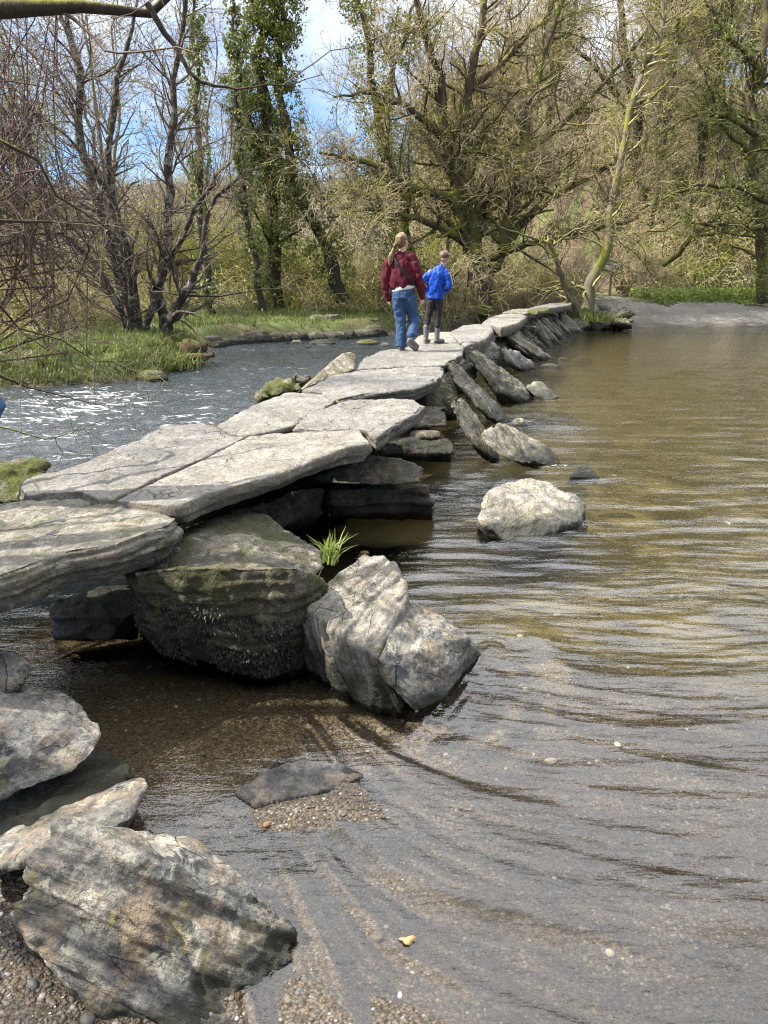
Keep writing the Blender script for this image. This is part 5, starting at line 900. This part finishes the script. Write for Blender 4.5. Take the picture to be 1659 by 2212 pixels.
for i in range(80):
    x = rg.uniform(9.8, 24); y = 30.3 + rg.uniform(0, 1) ** 1.3 * 13
    if x < 11.5: y = max(y, 31.5)
    sspots.append((x, y, rg.choice([0, 0, 1, 1]), rg.uniform(.7, 1.25)))
for i in range(52):
    x = rg.uniform(-16, 3.6); y = rg.uniform(25.2, 37); sspots.append((x, y, rg.choice([0, 2, 2, 1]), rg.uniform(.6, 1.15)))
for i in range(26): sspots.append((rg.uniform(-9.5, -3.0), rg.uniform(27, 33), 2, rg.uniform(.7, 1.2)))
for i in range(20):
    x = rg.uniform(-15, -6.3); y = rg.uniform(16.2, 24); sspots.append((x, y, rg.choice([0, 0, 1]), rg.uniform(.55, .9)))
for i in range(24):
    x = rg.uniform(1.2, 7.2); y = 26.4 + rg.uniform(0, 6); sspots.append((x, y, rg.choice([0, 0, 1]), rg.uniform(.5, .85)))
for i in range(14):
    sspots.append((rg.uniform(4.8, 6.3), rg.uniform(30, 42), rg.choice([0, 1]), rg.uniform(.5, 1.0)))
for i in range(16): sspots.append((rg.uniform(9.8, 22), rg.uniform(29.6, 30.6), 1, rg.uniform(.35, .7)))
first = {}
for i, (x, y, k, s_) in enumerate(sspots):
    pr = (sA, sB, sC)[k]; z = gz(x, y) - .05; ro = rg.uniform(0, 6.28)
    if k not in first: first[k] = 1; pr.location = (x, y, z); pr.scale = (s_,) * 3; continue
    copy_tree(pr, (x, y, z), ro, (s_, s_, s_ * rg.uniform(.8, 1.1)))

def arcs(n, x0, x1, y0, y1, fn, L_, r, rng, up=.8):
    P = scatter(n, x0, x1, y0, y1, fn, rng); n = len(P); d = unit(rng.normal(size=(n, 3)) * (1, 1, .35) + np.array((0, 0, up))); C = np.empty((n, 5, 3)); C[:, 0] = P; st = (L_ * rng.uniform(.4, 1.3, n))[:, None] / 4
    for k in range(1, 5): d = unit(d + .28 * rng.normal(size=(n, 3)) - np.array((0, 0, .16 * k))); C[:, k] = C[:, k - 1] + d * st
    return tubes(C, np.tile(r * np.linspace(1, .5, 5), (n, 1)), 3)
def scatter(n, x0, x1, y0, y1, fn, rng):
    x = rng.uniform(x0, x1, n); y = rng.uniform(y0, y1, n); h, df, dn = ground_h(x, y); k = fn(x, y, df) & (n2(x, y, 3, .8, 7.) + rng.uniform(-.3, .3, n) > -.15)
    return np.stack([x[k], y[k], h[k]], 1)
rg = np.random.default_rng(55)
tag(mesh_np('slope_undergrowth', *arcs(52000, 9.9, 30, 30.4, 50, lambda x, y, d: (np.abs(x - 9.5) > 1.3), 1.7, .012, rg), MAT['twigtan']), 'tangle of arching tan stems covering the steep right slope', 'undergrowth', kind='stuff')
tag(mesh_np('bank_undergrowth', *join([arcs(26000, -20, 7.6, 24.6, 40, lambda x, y, d: d > 1.0, 1.9, .011, rg, 1.4), arcs(9000, -16, -6.5, 15, 24.6, lambda x, y, d: d > 2.6, 1.6, .008, rg, 1.2)]), MAT['twiggreen']), 'olive and tan thicket of thin stems behind the left bank', 'undergrowth', kind='stuff')
tag(mesh_np('far_woodland', *arcs(60000, -95, 30, 48, 170, lambda x, y, d: (x < 7) | (y > 62), 5.5, .06, rg, 1.8), MAT['twigfar']), 'far off bare wood covering the hills beyond the river', 'woodland', kind='stuff')

# near tree on the left whose limb crosses the top left corner, and its hanging twigs
rg = np.random.default_rng(27)
make_tree('overhanging_tree', 'near mossy tree whose thick curving limb crosses the top left corner', (-3.6, 2.4, 0.2), [
    [((-3.6, 2.4, .2), .20), ((-3.5, 2.5, 1.2), .17), ((-3.0, 2.9, 2.3), .13), (Y(-60, 40, 3.4), .085), (Y(20, 30, 3.4), .068), (Y(110, 26, 3.4), .052), (Y(200, 45, 3.4), .045), (Y(250, 42, 3.4), .043), (Y(305, 12, 3.4), .04), (Y(350, -15, 3.4), .032), (Y(480, -120, 3.5), .02)],
    [(Y(318, 8, 3.4), .026), (Y(345, 60, 3.4), .024), (Y(380, 105, 3.4), .021), (Y(400, 150, 3.4), .018), (Y(430, 178, 3.4), .015), (Y(500, 190, 3.4), .010), (Y(620, 185, 3.4), .005), (Y(700, 160, 3.4), .003)],
    [((-3.5, 2.5, 1.2), .12), ((-3.2, 2.6, 3.2), .10), ((-2.6, 2.2, 4.8), .07), ((-1.5, 1.6, 5.8), .03)],
    [((-3.6, 2.4, 1.0), .10), ((-4.0, 1.4, 3.0), .08), ((-3.6, .6, 4.6), .05), ((-2.6, -.4, 5.6), .02)],
    [((-3.4, 2.5, 1.4), .06), ((-2.6, 3.8, 1.9), .04), (Y(-20, 480, 4.4), .022), (Y(110, 470, 4.6), .012), (Y(200, 480, 4.8), .006)],
    [((-3.4, 2.5, 1.6), .05), (Y(-60, 300, 4.0), .03), (Y(60, 330, 4.1), .018), (Y(170, 430, 4.2), .012), (Y(300, 560, 4.3), .006)],
    [((-3.4, 2.5, 1.0), .05), (Y(-80, 560, 4.4), .025), (Y(30, 700, 4.6), .013), (Y(200, 760, 4.8), .008), (Y(290, 780, 5), .004)],
    [((-3.4, 2.6, .9), .05), (Y(-90, 740, 4.6), .022), (Y(60, 850, 4.8), .012), (Y(180, 880, 5.0), .007), (Y(300, 880, 5.2), .004)],
    [((-3.4, 2.6, .8), .04), (Y(-90, 900, 4.9), .018), (Y(40, 945, 5.0), .01), (Y(150, 930, 5.2), .006), (Y(230, 905, 5.4), .004)]],
    [dict(dens=2.6, t0=.30, t1=1, ang=50, length=1.0, K=9, rr=.32, up=-.02, wander=.22, rmin=.0030, S=4, lenfall=.3, cap=520), dict(dens=5, t0=.15, t1=1, ang=42, length=.6, K=7, rr=.5, up=-.02, wander=.22, rmin=.0020, S=3, cap=3400), dict(dens=5, t0=.15, t1=1, ang=42, length=.24, K=5, rr=.6, up=0, wander=.25, rmin=.0014, S=3, cap=9000)],
    ('barkdark', 'twigdark', 'twigdark'), rg, buds=(900, .012, 'bud'), thin=.50)
make_tree('riverside_bush', 'tangle of arching reddish stems crowding the left edge above the river', (-5.6, 7.2, 0.3), [
    [((-5.2 - .12 * k, 6.4 + .35 * (k % 4), .2), .014), ((-4.7 + .06 * k, 6.6 + .2 * (k % 5), 1.2 + .28 * (k % 6)), .012), ((-3.9 + .13 * (k % 7), 7 + .2 * (k % 4), 1.7 + .36 * (k % 8)), .009), ((-3.2 + .12 * (k % 6), 7.2, 1.35 + .42 * (k % 9) - .25), .006)] for k in range(40)],
    [dict(dens=4.0, t0=.2, t1=1, ang=45, length=1.1, K=8, rr=.5, up=-.02, wander=.22, rmin=.004, S=3), dict(dens=5.0, t0=.15, t1=1, ang=45, length=.5, K=6, rr=.6, up=-.02, wander=.25, rmin=.0026, S=3, cap=11000), dict(dens=4, t0=.1, t1=1, ang=42, length=.25, K=4, rr=.6, up=0, wander=.25, rmin=.0022, S=3, cap=16000)],
    ('twigred', 'twigdark', 'twigdark'), rg, buds=(700, .02, 'bud'), cat='shrub', S0=6)
make_tree('hanging_twig', 'single thin bare twig hanging straight down over the river', Y(200, 600, 5.2), [
    [(Y(235, 430, 5.2), .006), (Y(212, 600, 5.2), .005), (Y(203, 760, 5.2), .0055), (Y(206, 850, 5.2), .004), (Y(196, 938, 5.2), .0015)]], [dict(dens=4, t0=.2, t1=.9, ang=40, length=.3, K=6, rr=.5, up=0, wander=.2, rmin=.0018)], ('barkgrey', 'barkgrey', 'twigtan'), rg, cat='twig', S0=5)
# tall trees on the photographer's own bank, left and behind: outside the frame, they shade the foreground
for x, y, s_, r_ in ((-6.0, -0.3, .62, 1.0), (-9.0, 0.6, .8, 2.2), (-5.0, -3.0, .7, 4.0)):
    copy_tree(gC, (x, y, gz(x, y) - .1), r_, s_, 'ivy trunked tree on the near bank beyond the left edge', 'trees of the near bank')

# ------------------------------------------------------------------ dead log, stump, fern, sign, plants
MAT['dead'] = bark('rotten wood', (0.04, 0.028, 0.02), (0.14, 0.10, 0.065), 0.35, (0.08, .08, .025))
lg = empty('dead_log', W(410, 790, 0), 'rotten broken log with a root tangle at the tip of the grassy left bank', 'log'); lb = W(410, 790, 0); rg = np.random.default_rng(70)
cs = [curve(PX((345, 760, 15.6, .16), (385, 757, 15.5, .17), (425, 752, 15.4, .16), (447, 750, 15.4, .10)), 16, .3, rg), curve(PX((330, 785, 15, .14), (380, 775, 15, .12), (430, 770, 15, .08), (462, 766, 15, .05)), 16, .3, rg)]
C0 = np.stack([c[0] for c in cs]); R0 = np.stack([c[1] for c in cs]); R0 *= 1 + .25 * rg.normal(size=R0.shape)
part('trunk', tubes(C0, R0, 10), MAT['dead'], lg, lb)
c1, r1_ = grow(C0, R0, 9, .4, 1, 65, .7, 8, .25, -.25, .35, rg, .01); c2, r2_ = grow(c1, r1_, 6, .2, 1, 50, .35, 6, .5, -.1, .35, rg, .006); part('roots', [tubes(c1, r1_, 5), tubes(c2, r2_, 4)], MAT['dead'], lg, lb)
rock('crumbling brown stump above the bright mossy stones', B((280, 790, 14), (285, 768, 14.2), (340, 760, 14.4), (350, 780, 14.2), (345, 800, 13.9), (290, 805, 13.8), (300, 765, 14.8)), 'dead', .02, 'tree_stump', 'stump', lamp=.05, big=.12, layer=.05)

def blades(P, h, w, rng, lean_=.45, K=3):
    n = len(P); a = rng.uniform(0, 6.28, n); d = np.stack([np.cos(a), np.sin(a), 0 * a], 1); s = np.stack([-np.sin(a), np.cos(a), 0 * a], 1); hh = (h * rng.uniform(.5, 1.2, n))[:, None]; V = []
    ln = rng.uniform(.1, 1, n)[:, None] * lean_
    for k in range(K):
        t = k / (K - 1); c = P + np.array((0, 0, 1.0)) * hh * t * (1 - .35 * ln * t) + d * hh * ln * t * t; ww = w * (1 - t) ** .7 + .0004; V += [c - s * ww, c + s * ww]
    V = np.stack(V, 1); i = np.arange(n)[:, None] * 2 * K; F = np.concatenate([i + np.array([[2 * k, 2 * k + 1, 2 * k + 3, 2 * k + 2]]) for k in range(K - 1)], 0)
    return V.reshape(-1, 3), F
def scatter(n, x0, x1, y0, y1, fn, rng):
    x = rng.uniform(x0, x1, n); y = rng.uniform(y0, y1, n); h, df, dn = ground_h(x, y); k = fn(x, y, df) & (n2(x, y, 3, .8, 7.) + rng.uniform(-.3, .3, n) > -.15)
    return np.stack([x[k], y[k], h[k]], 1)
rg = np.random.default_rng(80)
A = scatter(60000, -16, 0.5, 12, 27, lambda x, y, d: d > -.02, rg); b_ = blades(A, .13, .011, rg)
A2 = scatter(26000, -9, -3.5, 12.2, 17, lambda x, y, d: (d > -.05) & (d < 2.6), rg); b2_ = blades(A2, .2, .012, rg, .9)
tag(mesh_np('grass', *join([b_, b2_]), MAT['grass'], smooth=False), 'lush green grass on the left bank', 'grass', kind='stuff')
A = scatter(36000, 9.9, 26, 28.2, 31.2, lambda x, y, d: (d > 0) & (np.abs(x - (8.0 + .12 * (y - 28))) > 1.35), rg); b_ = leaves(A + np.stack([0 * A[:, 0], 0 * A[:, 0], rg.uniform(0, .42, len(A)) * sstep(28.2, 29.2, A[:, 1])], 1), np.tile((0, 0, 1.), (len(A), 1)), .10, rg, .8)
tag(mesh_np('verge_herbs', *b_, MAT['herb'], smooth=False), 'bright green herbs along the verge behind the ford', 'ground cover', kind='stuff')
A = scatter(90000, 6.2, 26, 30.2, 48, lambda x, y, d: (np.abs(x - 9.6) > 1.3), rg); b_ = leaves(A + np.stack([0 * A[:, 0], 0 * A[:, 0], rg.uniform(0, .7, len(A))], 1), np.tile((0, -.4, 1.), (len(A), 1)), .12, rg, .9)
tag(mesh_np('hillside_bramble', *b_, MAT['ivy'], smooth=False), 'low ivy and bramble leaves covering the steep right slope', 'ground cover', kind='stuff')
A = scatter(20000, 2.0, 6.6, 26.0, 30, lambda x, y, d: d > .3, rg); b_ = blades(A, .4, .012, rg, .8)
tag(mesh_np('dry_grass', *b_, MAT['drygrass'], smooth=False), 'dry straw coloured stems on the bank left of the lane', 'ground cover', kind='stuff')
def tuft(label, c, n, h, w, sp, mat='grass', le=.9):
    r_ = np.random.default_rng(n); P = np.array(c) + r_.normal(size=(n, 3)) * (sp, sp, .004); V, F = blades(P, h, w, r_, le, 5)
    return tag(mesh_np('grass_tuft', V - np.array(c), F, MAT[mat], loc=c, smooth=False), label, 'grass tuft')
tuft('bright green grass tuft growing between the mossy pier block and the fluted block', Y(713, 1215, 3.5), 70, .17, .0035, .022, 'herb')
tuft('thin dull grass hanging over the dark pier block left of the fluted block', Y(620, 1290, 3.12), 45, .10, .0012, .05, 'dullgrass', 1.6)
tuft('small grass cushion at the foot of the forked tree', Y(1280, 692, 24.3), 900, .35, .008, .35, 'grass')
tuft('fern like green tuft beside the rotten log', Y(365, 795, 14.4), 500, .38, .012, .22, 'grass', 1.4)
def beard(o, n, ln, w, z0, z1, mat, seed):
    me = o.data; V = np.empty(len(me.vertices) * 3, np.float32); me.vertices.foreach_get('co', V); N = np.empty_like(V); me.vertices.foreach_get('normal', N)
    Mw = np.array(o.matrix_world); V = V.reshape(-1, 3) @ Mw[:3, :3].T + Mw[:3, 3]; N = N.reshape(-1, 3) @ Mw[:3, :3].T
    r_ = np.random.default_rng(seed); k = np.where((V[:, 2] > z0) & (V[:, 2] < z1) & (N[:, 2] < .35) & (N[:, 1] < .4) & (fbm(V * 7, 3) > .02))[0]; k = r_.choice(k, n)
    P = V[k] + N[k] * .002 + r_.normal(size=(n, 3)) * .004; d = unit(N[k] * .55 + r_.normal(size=(n, 3)) * .45 + (0, 0, -.75)); s_ = unit(np.cross(d, N[k] + .3 * r_.normal(size=(n, 3)))); l_ = (ln * r_.uniform(.3, 1.3, n))[:, None]
    Q = np.stack([P - s_ * w, P + s_ * w, P + d * l_ * .6 + s_ * w * 1.3, P + d * l_ - s_ * w * .4], 1).reshape(-1, 3)
    Mi = np.linalg.inv(Mw); Q = Q @ Mi[:3, :3].T + Mi[:3, 3]
    b = mesh_np('hanging_weed', Q, np.arange(4 * n).reshape(-1, 4), MAT[mat], smooth=False); b.parent = o; b['kind'] = 'stuff'
MAT['weedleaf'] = leafmat('dark water weed', (.012, .011, .008), (.045, .04, .026), .1); MAT['mossleaf'] = leafmat('brown green moss tufts', (.03, .033, .012), (.12, .115, .035), .1)
bpy.context.view_layer.update()
for o in list(col.objects):
    lb_ = o.get('label', '')
    if lb_.startswith('black weed hung block'): beard(o, 9000, .018, .0030, -.02, .42, 'weedleaf', 1)
    if lb_.startswith('squat mossy block'): beard(o, 3500, .014, .0022, .22, .42, 'mossleaf', 2)
    if lb_.startswith('dark moss bearded'): beard(o, 8000, .018, .0022, -.05, .6, 'mossleaf', 3)
# gravel: real pebbles on bed and beach
ico = bmesh.new(); bmesh.ops.create_icosphere(ico, subdivisions=2, radius=1); IV = np.array([v.co[:] for v in ico.verts]); IF = np.array([[v.index for v in f.verts] for f in ico.faces]); ico.free()
def pebbles(n, x0, x1, y0, y1, smin, smax, rng, fn=None):
    x = rng.uniform(x0, x1, n); y = rng.uniform(y0, y1, n); h, df, dn = ground_h(x, y); k = np.ones(n, bool) if fn is None else fn(x, y, h); x, y, h = x[k], y[k], h[k]; n = len(x)
    s = smin * (smax / smin) ** (rng.uniform(0, 1, n) ** 2.4); a = rng.uniform(0, 6.28, n); sc = s[:, None] * np.stack([np.ones(n), rng.uniform(.55, 1, n), rng.uniform(.3, .6, n)], 1)
    V = IV[None] * sc[:, None]; V = V * (1 + .16 * np.sin(IV[None] * rng.uniform(2, 5, (n, 1, 3)) + rng.uniform(0, 6, (n, 1, 3))).sum(2, keepdims=True) / 1.7)
    ca, sa = np.cos(a)[:, None], np.sin(a)[:, None]; X = V[..., 0] * ca - V[..., 1] * sa + x[:, None]; Yv = V[..., 0] * sa + V[..., 1] * ca + y[:, None]; Z = V[..., 2] + h[:, None] + sc[:, 2:3] * .25
    return np.stack([X, Yv, Z], -1).reshape(-1, 3), (IF[None] + (np.arange(n) * len(IV))[:, None, None]).reshape(-1, 3), np.repeat(rng.uniform(0, 1, n), len(IV))
def mat_peb():
    m = M('gravel stones'); a = attr(m, 'shade'); tc = m.n('ShaderNodeTexCoord').outputs['Object']
    c = m.ramp(a, [(0, (.055, .05, .045)), (.3, (.12, .105, .085)), (.5, (.14, .11, .085)), (.68, (.11, .12, .12)), (.82, (.18, .125, .085)), (.93, (.22, .22, .21)), (1, (.55, .52, .47))])
    return m.end(m.bsdf(m.mix(m.ramp(m.noise(tc, 90, 3), [(.35, .5), (.6, 0)]), c, (.04, .035, .03)), .6, None, .4))
MAT['peb'] = mat_peb(); rg = np.random.default_rng(90)
V1, F1, S1 = pebbles(9000, -2.6, 2.2, 0.9, 3.4, .003, .009, rg); V2, F2, S2 = pebbles(1500, -2.6, 3.5, 0.9, 5.0, .009, .026, rg); V3, F3, S3 = pebbles(2600, -.62, .3, 1.9, 2.5, .002, .007, rg, lambda x, y, h: h > -.03); V4, F4, S4 = pebbles(9000, -1.5, -.35, 1.0, 1.9, .0025, .011, rg)
o1 = len(V1); o2 = o1 + len(V2); o3 = o2 + len(V3)
gv = mesh_np('gravel', np.concatenate([V1, V2, V3, V4]), np.concatenate([F1, F2 + o1, F3 + o2, F4 + o3]), MAT['peb'], colattr={'shade': np.concatenate([S1, S2, S3, S4])})
tag(gv, 'small river gravel on the bed and the beach', 'gravel', kind='stuff')
def one_peb(px, py, s, cc, la, name='pebble', cat='pebble', flat=.5):
    p = W(px, py, .0); h = gz(p[0], p[1]); p = W(px, py, h); mm = M('stone'); mt = mm.end(mm.bsdf(mm.mix(mm.noise(mm.n('ShaderNodeTexCoord').outputs['Object'], 60), tuple(x * .7 for x in cc), cc), .7))
    o = mesh_np(name, IV * (s, s * .75, s * flat) * (1 + .12 * np.sin(IV * 3 + px)), IF, mt, loc=(p[0], p[1], h + s * flat * .6)); o.rotation_euler = (0, 0, px); return tag(o, la, cat)
one_peb(576, 1783, .015, (.27, .15, .08), 'orange brown pebble on the gravel spit, left of centre near the bottom'); one_peb(1572, 1888, .02, (.2, .24, .25), 'blue grey pebble under the shallow water near the right edge')
one_peb(1334, 1610, .02, (.7, .7, .68), 'white pebble under the water right of the tilted slab', flat=.35)
# fallen leaf floating
c_ = W(880, 2030, .006); a = np.linspace(0, 6.28, 15)[:-1]; rr_ = .017 * (1 + .3 * np.sin(a * 3)); LV = [(0, 0, .004)] + [(math.cos(t) * q * 1.3, math.sin(t) * q * .8, .004 * math.sin(t * 2)) for t, q in zip(a, rr_)]
mm = M('dry orange leaf'); lm = mm.end(mm.bsdf(mm.mix(mm.noise(mm.n('ShaderNodeTexCoord').outputs['Object'], 60), (.45, .2, .07), (.62, .36, .16)), .6))
lf = mesh_np('dead_leaf', LV, [[0, i + 1, (i + 1) % 14 + 1] for i in range(14)], lm, loc=c_); tag(lf, 'curled orange leaf floating on the shallows near the bottom', 'leaf'); md = lf.modifiers.new('s', 'SOLIDIFY'); md.thickness = .001
# signpost and drain on the ford
sg = Y(1320, 600, 33); e = empty('signpost', (sg[0], sg[1], gz(sg[0], sg[1])), 'small white footpath sign on a short post across the ford', 'sign')
def box(name, c, s, mat, parent, bev=.01):
    bm = bmesh.new(); bmesh.ops.create_cube(bm, size=1); bmesh.ops.scale(bm, vec=s, verts=bm.verts); bmesh.ops.bevel(bm, geom=bm.edges, offset=bev, segments=2, affect='EDGES'); me = bpy.data.meshes.new(name); bm.to_mesh(me); bm.free(); me.materials.append(mat)
    o = bpy.data.objects.new(name, me); col.objects.link(o); o.location = c; o.parent = parent; return o
sh_ = Y(1320, 577, 33)[2] - e.location.z
box('post', (0, 0, sh_ / 2), (.09, .09, sh_ + .1), MAT['barkgrey'], e); box('sign_arm', (-.12, -.06, sh_), (.55, .03, .16), MAT['white'], e); box('sign_arm', (.2, -.06, sh_ + .02), (.22, .03, .22), MAT['white'], e)
dp = W(1300, 697, .1); dd_ = empty('drain_cover', (dp[0], dp[1], gz(dp[0], dp[1]) + .03), 'rusty round iron cover at the water end of the ford ramp', 'drain cover')
bm = bmesh.new(); bmesh.ops.create_cone(bm, cap_ends=True, segments=24, radius1=.22, radius2=.18, depth=.08); me = bpy.data.meshes.new('cover'); bm.to_mesh(me); bm.free(); me.materials.append(MAT['dead']); o = bpy.data.objects.new('cover', me); col.objects.link(o); o.parent = dd_; o.location = (0, 0, .04)
box('pipe', (-.55, .95, .30), (.07, 2.2, .05), MAT['dead'], dd_).rotation_euler = (R(16), 0, R(30))
